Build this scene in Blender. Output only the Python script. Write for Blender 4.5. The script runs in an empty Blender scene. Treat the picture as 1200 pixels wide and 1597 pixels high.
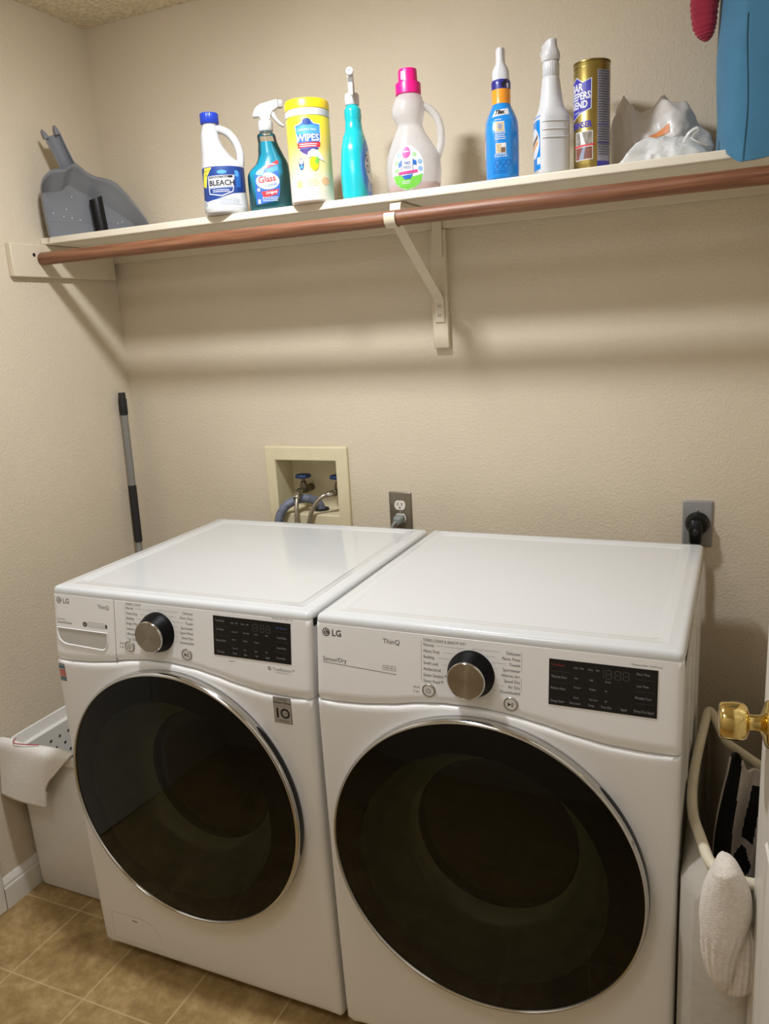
import bpy, bmesh, math, random
from mathutils import Vector, Matrix, noise as mnoise
PI = math.pi
random.seed(7)
sc = bpy.context.scene
COL = sc.collection

# ------------------------------------------------------------------ camera, world, exposure
cam_data = bpy.data.cameras.new('camera')
cam = bpy.data.objects.new('camera', cam_data)
COL.objects.link(cam)
cam_data.sensor_fit = 'VERTICAL'
cam_data.sensor_height = 36.0
cam_data.lens = 1248.695 / 1597 * 36.0
cam_data.clip_start = 0.02
def rodrigues(w):
    a = w.length
    return Matrix.Rotation(a, 3, w)
_R = rodrigues(Vector((0.2377, 0.4187, -0.0074))) @ Matrix(((1, 0, 0), (0, 0, -1), (0, 1, 0)))
_r, _d, _f = _R[0], _R[1], _R[2]
cam.matrix_world = Matrix(((_r.x, -_d.x, -_f.x, 1.8401),
                           (_r.y, -_d.y, -_f.y, -2.0841),
                           (_r.z, -_d.z, -_f.z, 1.5362),
                           (0, 0, 0, 1)))
sc.camera = cam
world = bpy.data.worlds.new('world')
sc.world = world
world.use_nodes = True
world.node_tree.nodes['Background'].inputs[0].default_value = (1.0, 0.86, 0.68, 1)
world.node_tree.nodes['Background'].inputs[1].default_value = 0.02
sc.view_settings.view_transform = 'Standard'
sc.view_settings.look = 'None'
sc.view_settings.gamma = 1.0
sc.view_settings.exposure = 0.0
sc.view_settings.use_curve_mapping = False
LAMP_POS = (0.92, -0.88, 2.41)      # flush ceiling lamp of the laundry room
LAMP_STRENGTH = 385.0
FILL_POS = (1.05, -2.05)               # added fill light behind the viewpoint, brightens the machine fronts
FILL_STRENGTH = 7.4
LAMP_COLOR = (0.93, 0.97, 1.03)

# ------------------------------------------------------------------ helpers
def lin(h):
    h = h.lstrip('#')
    o = []
    for i in (0, 2, 4):
        c = int(h[i:i+2], 16) / 255
        o.append(c / 12.92 if c <= 0.04045 else ((c + 0.055) / 1.055) ** 2.4)
    return (o[0], o[1], o[2], 1)

def mat(name, hexc, rough=0.5, metal=0.0, vary=0.04, scale=25.0, bump=0.0, bscale=200.0, bdist=0.002,
        coat=0.0, trans=0.0, alpha=1.0, sub=0.0, spec=0.5, emit=0.0, sheen=0.0, ior=1.5):
    m = bpy.data.materials.new(name)
    m.use_nodes = True
    nt = m.node_tree
    b = nt.nodes['Principled BSDF']
    c = lin(hexc)
    tc = nt.nodes.new('ShaderNodeTexCoord')
    if vary > 0:
        n = nt.nodes.new('ShaderNodeTexNoise'); n.inputs['Scale'].default_value = scale; n.inputs['Detail'].default_value = 4
        nt.links.new(tc.outputs['Object'], n.inputs['Vector'])
        r = nt.nodes.new('ShaderNodeValToRGB')
        r.color_ramp.elements[0].position = 0.3; r.color_ramp.elements[1].position = 0.7
        r.color_ramp.elements[0].color = tuple(max(0, x * (1 - vary)) for x in c[:3]) + (1,)
        r.color_ramp.elements[1].color = tuple(min(1, x * (1 + vary)) for x in c[:3]) + (1,)
        nt.links.new(n.outputs['Fac'], r.inputs['Fac'])
        nt.links.new(r.outputs['Color'], b.inputs['Base Color'])
    else:
        b.inputs['Base Color'].default_value = c
    b.inputs['Roughness'].default_value = rough
    b.inputs['Metallic'].default_value = metal
    b.inputs['IOR'].default_value = ior
    b.inputs['Specular IOR Level'].default_value = spec
    b.inputs['Coat Weight'].default_value = coat
    b.inputs['Coat Roughness'].default_value = 0.08
    b.inputs['Transmission Weight'].default_value = trans
    b.inputs['Alpha'].default_value = alpha
    b.inputs['Sheen Weight'].default_value = sheen
    if sub:
        b.inputs['Subsurface Weight'].default_value = sub
        b.inputs['Subsurface Radius'].default_value = (0.02, 0.015, 0.012)
        b.inputs['Subsurface Scale'].default_value = 0.5
    if emit:
        b.inputs['Emission Color'].default_value = c
        b.inputs['Emission Strength'].default_value = emit
    if bump > 0:
        n2 = nt.nodes.new('ShaderNodeTexNoise'); n2.inputs['Scale'].default_value = bscale; n2.inputs['Detail'].default_value = 3
        nt.links.new(tc.outputs['Object'], n2.inputs['Vector'])
        bp = nt.nodes.new('ShaderNodeBump'); bp.inputs['Strength'].default_value = bump; bp.inputs['Distance'].default_value = bdist
        nt.links.new(n2.outputs['Fac'], bp.inputs['Height'])
        nt.links.new(bp.outputs['Normal'], b.inputs['Normal'])
    return m

def newbm():
    return bmesh.new()

def tris_quads(bm, vs, mi=0):
    try:
        f = bm.faces.new(vs); f.material_index = mi; return f
    except ValueError:
        return None

def add_box(bm, lo, hi, mi=0):
    x0, y0, z0 = lo; x1, y1, z1 = hi
    v = [bm.verts.new(p) for p in ((x0,y0,z0),(x1,y0,z0),(x1,y1,z0),(x0,y1,z0),(x0,y0,z1),(x1,y0,z1),(x1,y1,z1),(x0,y1,z1))]
    for q in ((0,3,2,1),(4,5,6,7),(0,1,5,4),(1,2,6,5),(2,3,7,6),(3,0,4,7)):
        tris_quads(bm, [v[i] for i in q], mi)

def add_loft(bm, rings, cap0=True, cap1=True, closed=True, mi=0):
    R = [[bm.verts.new(p) for p in r] for r in rings]
    n = len(R[0])
    for a, b in zip(R, R[1:]):
        for i in range(n if closed else n - 1):
            j = (i + 1) % n
            tris_quads(bm, [a[i], a[j], b[j], b[i]], mi)
    if cap0: tris_quads(bm, R[0][::-1], mi)
    if cap1: tris_quads(bm, R[-1], mi)
    return R

def add_lathe(bm, prof, n=40, c=(0,0,0), axis='Z', mi=0, cap0=True, cap1=True):
    rings = []
    for r, h in prof:
        ring = []
        for i in range(n):
            t = 2 * PI * i / n
            a, b = r * math.cos(t), r * math.sin(t)
            if axis == 'Z': p = (c[0] + a, c[1] + b, c[2] + h)
            elif axis == 'Y': p = (c[0] + a, c[1] + h, c[2] + b)
            else: p = (c[0] + h, c[1] + a, c[2] + b)
            ring.append(p)
        rings.append(ring)
    add_loft(bm, rings, cap0, cap1, True, mi)

def catmull(pts, per=8):
    pts = [Vector(p) for p in pts]
    P = [2 * pts[0] - pts[1]] + pts + [2 * pts[-1] - pts[-2]]
    out = []
    for i in range(1, len(P) - 2):
        p0, p1, p2, p3 = P[i-1:i+3]
        for k in range(per):
            t = k / per
            out.append(0.5 * ((2*p1) + (p2-p0)*t + (2*p0-5*p1+4*p2-p3)*t*t + (3*p1-p0-3*p2+p3)*t**3))
    out.append(pts[-1])
    return out

def add_tube(bm, pts, r, n=14, mi=0, caps=True, flat=1.0, up=None):
    pts = [Vector(p) for p in pts]
    rings = []
    t0 = (pts[1] - pts[0]).normalized()
    u = Vector(up) if up else (Vector((0,0,1)) if abs(t0.z) < 0.9 else Vector((1,0,0)))
    u = (u - t0 * u.dot(t0)).normalized()
    for i, p in enumerate(pts):
        t = (pts[min(i+1, len(pts)-1)] - pts[max(i-1, 0)]).normalized()
        u = (u - t * u.dot(t)).normalized()
        w = t.cross(u)
        rr = r[i] if isinstance(r, (list, tuple)) else r
        rings.append([p + u * (rr * math.cos(2*PI*k/n)) + w * (rr * flat * math.sin(2*PI*k/n)) for k in range(n)])
    add_loft(bm, rings, caps, caps, True, mi)

def add_prism(bm, poly, y0, y1, mi=0):
    """polygon in x,z extruded along y"""
    add_loft(bm, [[(x, y0, z) for x, z in poly], [(x, y1, z) for x, z in poly]], True, True, True, mi)

def rrect(x0, x1, y0, y1, r, n=5):
    out = []
    for cx, cy, a in ((x1-r, y1-r, 0), (x0+r, y1-r, 90), (x0+r, y0+r, 180), (x1-r, y0+r, 270)):
        for k in range(n + 1):
            t = math.radians(a + 90 * k / n)
            out.append((cx + r*math.cos(t), cy + r*math.sin(t)))
    return out

def finish(name, bm, mats, parent=None, smooth=38, bevel=0, segs=2, subsurf=0, fix=True):
    if fix:
        bmesh.ops.recalc_face_normals(bm, faces=bm.faces)
    me = bpy.data.meshes.new(name)
    bm.to_mesh(me); bm.free()
    for m in (mats if isinstance(mats, (list, tuple)) else [mats]):
        me.materials.append(m)
    if smooth:
        me.polygons.foreach_set('use_smooth', [True] * len(me.polygons))
        me.set_sharp_from_angle(angle=math.radians(smooth))
    o = bpy.data.objects.new(name, me)
    COL.objects.link(o)
    if parent: o.parent = parent
    if bevel:
        md = o.modifiers.new('bevel', 'BEVEL'); md.width = bevel; md.segments = segs; md.limit_method = 'ANGLE'; md.angle_limit = math.radians(35)
        md.harden_normals = False
    if subsurf:
        md = o.modifiers.new('subsurf', 'SUBSURF'); md.levels = subsurf; md.render_levels = subsurf
    return o

def thing(name, label, cat, loc=(0,0,0), rotz=0.0, group=None):
    o = bpy.data.objects.new(name, None); COL.objects.link(o)
    o.location = loc; o.rotation_euler = (0, 0, rotz)
    o.empty_display_size = 0.05
    o['label'] = label; o['category'] = cat
    if group: o['group'] = group
    return o

def tag(o, label, cat, group=None):
    o['label'] = label; o['category'] = cat
    if group: o['group'] = group
    return o

def structure(o):
    o['kind'] = 'structure'; return o

class Decal:
    """Printed artwork: flat polygons and letters in (s, t), wrapped on a surface."""
    def __init__(self, step=0.004):
        self.bm = bmesh.new(); self.mats = []; self.step = step
    def mi(self, m):
        if m not in self.mats: self.mats.append(m)
        return self.mats.index(m)
    def poly(self, pts, m, layer=1):
        vs = [self.bm.verts.new((x, layer, z)) for x, z in pts]
        f = self.bm.faces.new(vs); f.material_index = self.mi(m)
        return self
    def rect(self, x0, x1, z0, z1, m, layer=1):
        return self.poly([(x0,z0),(x1,z0),(x1,z1),(x0,z1)], m, layer)
    def ell(self, cx, cz, rx, rz, m, layer=1, n=36, a0=0.0):
        return self.poly([(cx + rx*math.cos(a0 + 2*PI*k/n), cz + rz*math.sin(a0 + 2*PI*k/n)) for k in range(n)], m, layer)
    def ring(self, cx, cz, r0, r1, m, layer=1, n=36, a0=0.0, a1=2*PI):
        for k in range(n):
            s, t = a0 + (a1-a0)*k/n, a0 + (a1-a0)*(k+1)/n
            self.poly([(cx+r0*math.cos(s), cz+r0*math.sin(s)), (cx+r1*math.cos(s), cz+r1*math.sin(s)),
                       (cx+r1*math.cos(t), cz+r1*math.sin(t)), (cx+r0*math.cos(t), cz+r0*math.sin(t))], m, layer)
        return self
    def line(self, pts, w, m, layer=1):
        for (x0,z0),(x1,z1) in zip(pts, pts[1:]):
            d = Vector((x1-x0, z1-z0)); l = d.length
            if l < 1e-9: continue
            n = Vector((-d.y, d.x)) / l * (w/2)
            self.poly([(x0-n.x,z0-n.y),(x1-n.x,z1-n.y),(x1+n.x,z1+n.y),(x0+n.x,z0+n.y)], m, layer)
        return self
    def text(self, s, x, z, size, m, layer=2, align='LEFT', bold=0.0, sx=1.0, shear=0.0, rot=0.0):
        cu = bpy.data.curves.new('tmp', 'FONT'); cu.body = s; cu.size = size; cu.align_x = align
        cu.offset = bold; cu.shear = shear; cu.resolution_u = 2
        ob = bpy.data.objects.new('tmp', cu); COL.objects.link(ob)
        dg = bpy.context.evaluated_depsgraph_get()
        me = bpy.data.meshes.new_from_object(ob.evaluated_get(dg))
        bpy.data.objects.remove(ob); bpy.data.curves.remove(cu)
        k = self.mi(m); cr, sr = math.cos(rot), math.sin(rot)
        vs = []
        for v in me.vertices:
            a, b = v.co.x*sx, v.co.y
            vs.append(self.bm.verts.new((x + a*cr - b*sr, layer, z + a*sr + b*cr)))
        for p in me.polygons:
            try:
                f = self.bm.faces.new([vs[i] for i in p.vertices]); f.material_index = k
            except ValueError: pass
        bpy.data.meshes.remove(me)
        return self
    def done(self, name, mapper, parent, gap=0.0002, cut=True):
        bm = self.bm
        if cut:
            for ax in (0, 2):
                lo = min(v.co[ax] for v in bm.verts); hi = max(v.co[ax] for v in bm.verts)
                st = self.step if ax == 0 else self.step * 2
                k = lo + st
                while k < hi:
                    co = [0,0,0]; no = [0,0,0]; co[ax] = k; no[ax] = 1
                    bmesh.ops.bisect_plane(bm, geom=bm.verts[:]+bm.edges[:]+bm.faces[:], plane_co=co, plane_no=no, dist=1e-6)
                    k += st
            bmesh.ops.triangulate(bm, faces=[f for f in bm.faces if len(f.verts) > 4])
        want = {}
        for v in bm.verts:
            p, n = mapper(v.co.x, v.co.z)
            v.co = Vector(p) + Vector(n) * (gap * v.co.y)
            want[v.index] = n
        bm.normal_update()
        o = finish(name, bm, self.mats, parent, smooth=0, fix=False)
        return o

class Bottle:
    """Lofted bottle body: sections (z, cx, rx, ry, n)."""
    def __init__(self, secs, per=5):
        S = catmull([Vector((s[1], s[2], s[3])) for s in secs], per)
        Z = []
        for a, b in zip(secs, secs[1:]):
            Z += [a[0] + (b[0]-a[0])*k/per for k in range(per)]
        Z.append(secs[-1][0])
        N = []
        for a, b in zip(secs, secs[1:]):
            N += [a[4] + (b[4]-a[4])*k/per for k in range(per)]
        N.append(secs[-1][4])
        self.S = [(z, s.x, max(s.y, .002), max(s.z, .002), n) for z, s, n in zip(Z, S, N)]
    def sec(self, z):
        S = self.S
        if z <= S[0][0]: return S[0]
        for a, b in zip(S, S[1:]):
            if z <= b[0]:
                t = (z - a[0]) / max(1e-9, b[0]-a[0])
                return tuple(x + (y-x)*t for x, y in zip(a, b))
        return S[-1]
    def at(self, ang, z, grow=0.0):
        _, cx, rx, ry, n = self.sec(z)
        c, s = math.cos(ang), math.sin(ang)
        return Vector((cx + (rx+grow)*math.copysign(abs(c)**(2/n), c), (ry+grow)*math.copysign(abs(s)**(2/n), s), z))
    def mesh(self, bm, n=48, mi=0, z0=None, z1=None, grow=0.0):
        zs = [s[0] for s in self.S]
        if z0 is not None: zs = [z0] + [z for z in zs if z0 + 1e-4 < z < z1 - 1e-4] + [z1]
        add_loft(bm, [[self.at(2*PI*k/n, z, grow) for k in range(n)] for z in zs], True, True, True, mi)
    def mapper(self, a0, zref):
        """s measured along the girth from angle a0 at height zref"""
        tab = [(0.0, a0)]
        for sgn in (1, -1):
            acc = 0; p = self.at(a0, zref); a = a0
            for k in range(160):
                a += sgn * PI / 160
                q = self.at(a, zref); acc += (q-p).length; p = q
                tab.append((sgn*acc, a))
        tab.sort()
        def f(s, z):
            lo = 0
            a = tab[-1][1] if s > tab[-1][0] else tab[0][1]
            for (s0, a_0), (s1, a_1) in zip(tab, tab[1:]):
                if s0 <= s <= s1:
                    a = a_0 + (a_1-a_0)*(s-s0)/max(1e-9, s1-s0); break
            e = 1e-3
            p = self.at(a, z)
            du = self.at(a+e, z) - self.at(a-e, z)
            dz = self.at(a, z+e) - self.at(a, z-e)
            n = du.cross(dz)
            n = n.normalized() if n.length > 1e-12 else Vector((0,-1,0))
            return p, n
        return f

# ------------------------------------------------------------------ materials
def wall_material(name, hexc):
    m = mat(name, hexc, rough=0.85, vary=0.035, scale=3.0, spec=0.25)
    nt = m.node_tree; b = nt.nodes['Principled BSDF']
    tc = nt.nodes['Texture Coordinate']
    n = nt.nodes.new('ShaderNodeTexNoise'); n.inputs['Scale'].default_value = 150; n.inputs['Detail'].default_value = 2; n.inputs['Distortion'].default_value = 0.6
    nt.links.new(tc.outputs['Object'], n.inputs['Vector'])
    r = nt.nodes.new('ShaderNodeValToRGB'); r.color_ramp.elements[0].position = 0.42; r.color_ramp.elements[1].position = 0.62
    nt.links.new(n.outputs['Fac'], r.inputs['Fac'])
    bp = nt.nodes.new('ShaderNodeBump'); bp.inputs['Strength'].default_value = 0.28; bp.inputs['Distance'].default_value = 0.002
    nt.links.new(r.outputs['Color'], bp.inputs['Height']); nt.links.new(bp.outputs['Normal'], b.inputs['Normal'])
    return m
M_wall = wall_material('wall_paint', '#D3C5AE')
M_cleatpaint = mat('cleat_paint', '#D2C5AD', rough=0.5, vary=0.02, scale=12, bump=0.08, bscale=60)
M_trimpaint = mat('trim_paint', '#E6DDC9', rough=0.5, vary=0.02, scale=12, bump=0.08, bscale=60)
M_white_trim = mat('white_trim', '#DDD8CE', rough=0.45, vary=0.02, bump=0.06, bscale=50)
M_ceiling = mat('popcorn_ceiling', '#E3D5BA', rough=0.95, vary=0.2, scale=90, bump=0.8, bscale=110, bdist=0.012)

def floor_material():
    m = mat('vinyl_tile_floor', '#A98C5C', rough=0.42, vary=0, spec=0.4)
    nt = m.node_tree; b = nt.nodes['Principled BSDF']; L = nt.links.new
    tc = nt.nodes['Texture Coordinate']
    mp = nt.nodes.new('ShaderNodeMapping'); mp.inputs['Location'].default_value = (-0.213, 0.707, 0); L(tc.outputs['Object'], mp.inputs['Vector'])
    n1 = nt.nodes.new('ShaderNodeTexNoise'); n1.inputs['Scale'].default_value = 9; n1.inputs['Detail'].default_value = 8; n1.inputs['Roughness'].default_value = 0.75; n1.inputs['Distortion'].default_value = 0.8
    n2 = nt.nodes.new('ShaderNodeTexNoise'); n2.inputs['Scale'].default_value = 38; n2.inputs['Detail'].default_value = 6
    L(tc.outputs['Object'], n1.inputs['Vector']); L(tc.outputs['Object'], n2.inputs['Vector'])
    mx = nt.nodes.new('ShaderNodeMath'); mx.operation = 'MULTIPLY_ADD'; mx.inputs[1].default_value = 0.35; L(n2.outputs['Fac'], mx.inputs[0]); 
    sc_ = nt.nodes.new('ShaderNodeMath'); sc_.operation = 'MULTIPLY'; sc_.inputs[1].default_value = 0.65; L(n1.outputs['Fac'], sc_.inputs[0]); L(sc_.outputs[0], mx.inputs[2])
    r = nt.nodes.new('ShaderNodeValToRGB')
    e = r.color_ramp.elements
    e[0].position = 0.33; e[0].color = lin('#836840'); e[1].position = 0.66; e[1].color = lin('#C0A473')
    k = e.new(0.5); k.color = lin('#A28656')
    L(mx.outputs[0], r.inputs['Fac'])
    br = nt.nodes.new('ShaderNodeTexBrick'); br.offset = 0.0; br.squash = 1.0
    br.inputs['Scale'].default_value = 1.0; br.inputs['Brick Width'].default_value = 0.236; br.inputs['Row Height'].default_value = 0.231
    br.inputs['Mortar Size'].default_value = 0.0032; br.inputs['Mortar Smooth'].default_value = 0.5
    br.inputs['Color1'].default_value = (0,0,0,1); br.inputs['Color2'].default_value = (0,0,0,1); br.inputs['Mortar'].default_value = (1,1,1,1)
    L(mp.outputs[0], br.inputs['Vector'])
    mix = nt.nodes.new('ShaderNodeMix'); mix.data_type = 'RGBA'
    f = nt.nodes.new('ShaderNodeMath'); f.operation = 'MULTIPLY'; f.inputs[1].default_value = 0.6
    L(br.outputs['Fac'], f.inputs[0]); L(f.outputs[0], mix.inputs[0])
    L(r.outputs['Color'], mix.inputs[6]); mix.inputs[7].default_value = lin('#CDB58A')
    L(mix.outputs[2], b.inputs['Base Color'])
    bp = nt.nodes.new('ShaderNodeBump'); bp.inputs['Strength'].default_value = 0.2; bp.inputs['Distance'].default_value = 0.002; bp.invert = True
    L(br.outputs['Fac'], bp.inputs['Height']); L(bp.outputs['Normal'], b.inputs['Normal'])
    return m
M_floor = floor_material()

def wood_material():
    m = mat('stained_wood', '#8A5534', rough=0.5, vary=0)
    nt = m.node_tree; b = nt.nodes['Principled BSDF']; L = nt.links.new
    tc = nt.nodes['Texture Coordinate']
    mp = nt.nodes.new('ShaderNodeMapping'); mp.inputs['Scale'].default_value = (3, 90, 90); L(tc.outputs['Object'], mp.inputs['Vector'])
    n = nt.nodes.new('ShaderNodeTexNoise'); n.inputs['Scale'].default_value = 1.6; n.inputs['Detail'].default_value = 6; L(mp.outputs[0], n.inputs['Vector'])
    r = nt.nodes.new('ShaderNodeValToRGB'); e = r.color_ramp.elements
    e[0].position = 0.3; e[0].color = lin('#5E3820'); e[1].position = 0.7; e[1].color = lin('#94674A')
    k = e.new(0.5); k.color = lin('#7E5035')
    L(n.outputs['Fac'], r.inputs['Fac'])
    v = nt.nodes.new('ShaderNodeTexVoronoi'); v.inputs['Scale'].default_value = 5.0; L(tc.outputs['Object'], v.inputs['Vector'])
    rr = nt.nodes.new('ShaderNodeValToRGB'); rr.color_ramp.elements[0].position = 0.05; rr.color_ramp.elements[0].color = (0.45,0.4,0.35,1); rr.color_ramp.elements[1].position = 0.14
    L(v.outputs['Distance'], rr.inputs['Fac'])
    mx = nt.nodes.new('ShaderNodeMix'); mx.data_type = 'RGBA'; mx.blend_type = 'MULTIPLY'; mx.inputs[0].default_value = 0.7
    L(r.outputs['Color'], mx.inputs[6]); L(rr.outputs['Color'], mx.inputs[7]); L(mx.outputs[2], b.inputs['Base Color'])
    return m
M_wood = wood_material()
M_enamel = mat('white_enamel', '#E9E6E2', rough=0.22, vary=0.01, scale=6, coat=0.4)
M_enamel_top = mat('white_enamel_lid', '#D4D5D4', rough=0.16, vary=0.008, scale=6, coat=0.5)
M_enamel_panel = mat('white_panel_plastic', '#EDEBE8', rough=0.3, vary=0.01, scale=6, coat=0.2)
M_enamel_side = mat('white_cabinet_side', '#E2DFDA', rough=0.35, vary=0.015, scale=6)
M_grey_print = mat('grey_print', '#4A4744', rough=0.6, vary=0.02)
M_lightgrey_print = mat('light_grey_print', '#8F8B86', rough=0.6, vary=0.02)
M_black_gloss = mat('black_display_glass', '#0A0A0C', rough=0.08, vary=0.02)
M_black = mat('black_plastic', '#0A0A0B', rough=0.38, vary=0.08, spec=0.3)
M_knobblack = mat('black_knob_side', '#060607', rough=0.45, vary=0.05, spec=0.12)
M_black_soft = mat('black_rubber', '#1B1B1C', rough=0.6, vary=0.08, bump=0.1)
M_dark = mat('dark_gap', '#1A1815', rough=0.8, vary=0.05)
M_chrome = mat('polished_chrome', '#C9C7C3', rough=0.12, metal=1.0, vary=0.02)
M_silver = mat('silver_trim', '#B9B6B0', rough=0.3, metal=0.9, vary=0.02)
M_disp_text = mat('display_lettering', '#8C9096', rough=0.5, vary=0.02)
M_disp_dim = mat('display_segments', '#4A4846', rough=0.5, vary=0.02)
M_disp_red = mat('display_lettering_red', '#8A3030', rough=0.5, vary=0.02)
M_disp_blue = mat('display_lettering_blue', '#4A5C8C', rough=0.5, vary=0.02)
M_recess = mat('drawer_recess_grey', '#BDB9B1', rough=0.4, vary=0.02)

def brushed_material():
    m = mat('brushed_metal_knob', '#A9A296', rough=0.28, metal=1.0, vary=0.02)
    nt = m.node_tree; b = nt.nodes['Principled BSDF']
    b.inputs['Anisotropic'].default_value = 0.9
    b.inputs['Anisotropic Rotation'].default_value = 0.25
    t = nt.nodes.new('ShaderNodeTangent'); t.direction_type = 'RADIAL'; t.axis = 'Y'
    nt.links.new(t.outputs[0], b.inputs['Tangent'])
    return m
M_brushed = brushed_material()

def tinted_glass():
    m = bpy.data.materials.new('smoked_door_glass'); m.use_nodes = True
    nt = m.node_tree; nt.nodes.clear(); L = nt.links.new
    out = nt.nodes.new('ShaderNodeOutputMaterial')
    tr = nt.nodes.new('ShaderNodeBsdfTransparent')
    n = nt.nodes.new('ShaderNodeTexNoise'); n.inputs['Scale'].default_value = 4
    r = nt.nodes.new('ShaderNodeValToRGB'); r.color_ramp.elements[0].color = (0.37,0.39,0.34,1); r.color_ramp.elements[1].color = (0.42,0.44,0.38,1)
    L(n.outputs['Fac'], r.inputs['Fac']); L(r.outputs['Color'], tr.inputs['Color'])
    gl = nt.nodes.new('ShaderNodeBsdfGlossy'); gl.inputs['Roughness'].default_value = 0.04; gl.inputs['Color'].default_value = (0.9,0.9,0.9,1)
    fr = nt.nodes.new('ShaderNodeFresnel'); fr.inputs['IOR'].default_value = 1.36
    mx = nt.nodes.new('ShaderNodeMixShader')
    L(fr.outputs[0], mx.inputs[0]); L(tr.outputs[0], mx.inputs[1]); L(gl.outputs[0], mx.inputs[2]); L(mx.outputs[0], out.inputs['Surface'])
    return m
M_doorglass = tinted_glass()
M_doorblack = mat('black_glass_border', '#0B0C0A', rough=0.4, vary=0.03, spec=0.1)
M_bowl = mat('grey_green_bowl_lit', '#8F957F', rough=0.12, vary=0.06, coat=1.0)  # light tone paints the glow of light on the bowl sides
M_drum = mat('unlit_bowl_center', '#0D0E0B', rough=0.15, vary=0.06, coat=0.3)  # near-black tone paints the unlit drum behind the bowl centre

# ------------------------------------------------------------------ room shell
RX, RY, RZ = 2.02, -2.5, 2.441
BX0, BX1, BZ0, BZ1 = 0.536, 0.748, 0.985, 1.155           # opening of the valve box in the back wall
bm = newbm(); add_box(bm, (-0.12, RY-0.12, -0.08), (RX+0.12, 0.12, 0))
structure(finish('floor', bm, M_floor, smooth=0))
bm = newbm(); add_box(bm, (-0.12, RY-0.12, RZ), (RX+0.12, 0.12, RZ+0.08))
structure(finish('ceiling', bm, M_ceiling, smooth=0))
bm = newbm()
add_box(bm, (-0.12, 0, 0), (BX0, 0.12, RZ)); add_box(bm, (BX1, 0, 0), (RX+0.12, 0.12, RZ))
add_box(bm, (BX0, 0, 0), (BX1, 0.12, BZ0)); add_box(bm, (BX0, 0, BZ1), (BX1, 0.12, RZ))
structure(finish('wall_back', bm, M_wall, smooth=0))
bm = newbm(); add_box(bm, (-0.12, RY, 0), (0, 0, RZ))
structure(finish('wall_left', bm, M_wall, smooth=0))
bm = newbm()
add_box(bm, (RX, -1.66, 0), (RX+0.12, 0, RZ)); add_box(bm, (RX, RY, 2.06), (RX+0.12, -1.66, RZ)); add_box(bm, (RX, RY, 0), (RX+0.12, -2.46, 2.06))
structure(finish('wall_right', bm, M_wall, smooth=0))
bm = newbm(); add_box(bm, (-0.12, RY-0.12, 0), (RX+0.12, RY, RZ))
structure(finish('wall_front', bm, M_wall, smooth=0))
# the hall beyond the doorway
bm = newbm()
add_box(bm, (RX+1.3, -3.6, 0), (RX+1.42, -0.6, RZ)); add_box(bm, (RX+0.12, -3.72, 0), (RX+1.42, -3.6, RZ)); add_box(bm, (RX+0.12, -0.6, 0), (RX+1.42, -0.48, RZ))
structure(finish('wall_hall', bm, M_wall, smooth=0))
bm = newbm(); add_box(bm, (RX+0.12, -3.72, -0.08), (RX+1.42, -0.48, 0))
structure(finish('floor_hall', bm, M_floor, smooth=0))
bm = newbm(); add_box(bm, (RX+0.12, -3.72, RZ), (RX+1.42, -0.48, RZ+0.08))
structure(finish('ceiling_hall', bm, M_ceiling, smooth=0))

def baseboard(name, pts):
    """profile 9 cm tall with stepped top; pts: start, end, inward normal"""
    a, b, n = [Vector(p) for p in pts]
    prof = [(0,0),(0.014,0),(0.014,0.062),(0.011,0.068),(0.011,0.074),(0.007,0.084),(0.003,0.09),(0,0.09)]
    bm = newbm()
    add_loft(bm, [[p + n*d + Vector((0,0,h)) for d, h in prof] for p in (a, b)])
    return structure(finish(name, bm, M_white_trim, smooth=20))
baseboard('baseboard_left', ((0,-0.773,0),(0,0,0),(1,0,0)))
baseboard('baseboard_back', ((0.015,0,0),(RX-0.015,0,0),(0,-1,0)))
baseboard('baseboard_right', ((RX,-1.60,0),(RX,0,0),(-1,0,0)))
bm = newbm()   # casing of the closed door in the left wall, one frame
add_loft(bm, [[(x, y, z) for y, z in ((-.775,0),(-.775,2.10),(-1.665,2.10),(-1.665,0),(-1.60,0),(-1.60,2.035),(-.84,2.035),(-.84,0))] for x in (0.0, 0.017)])
structure(finish('trim_1', bm, M_white_trim, bevel=0.004))
bm = newbm(); add_box(bm, (0.0,-1.598,0.008), (0.008,-0.842,2.033))
structure(finish('door_2', bm, M_white_trim, bevel=0.002))
bm = newbm(); add_box(bm, (RX-0.017,-1.66,0), (RX,-1.602,2.1)); add_box(bm, (RX-0.017,-2.49,2.06), (RX,-1.66,2.118)) 
structure(finish('trim_2', bm, M_white_trim, bevel=0.004))

# ceiling lamp plus added fill disc for the fronts, both just out of the picture
def ceiling_lamp(label, x, y, r, strength):
    t = thing('ceiling_lamp', label, 'lamp', (x, y, RZ), group=None)
    bm = newbm(); add_lathe(bm, [(r+.012,0),(r+.02,-.004),(r+.02,-.030),(r+.016,-.034),(r+.004,-.034),(r+.002,-.029)], n=64, cap1=False)
    finish('lamp_ring', bm, M_white_trim, t)
    bm = newbm(); add_lathe(bm, [(r+.002,-.0295),(r*.97,-.035),(r*.88,-.040),(r*.7,-.0445),(r*.4,-.0475),(.002,-.0485)], n=64, cap0=False)
    m = bpy.data.materials.new('lit_lamp_disc'); m.use_nodes = True
    b = m.node_tree.nodes['Principled BSDF']
    b.inputs['Emission Color'].default_value = LAMP_COLOR + (1,); b.inputs['Emission Strength'].default_value = strength
    finish('lamp_disc', bm, m, t)
ceiling_lamp('small round white ceiling lamp above the two machines', LAMP_POS[0], LAMP_POS[1], .075, LAMP_STRENGTH)
ceiling_lamp('added wide round fill light on the ceiling near the wall opposite the shelf', FILL_POS[0], FILL_POS[1], .30, FILL_STRENGTH)

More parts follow.
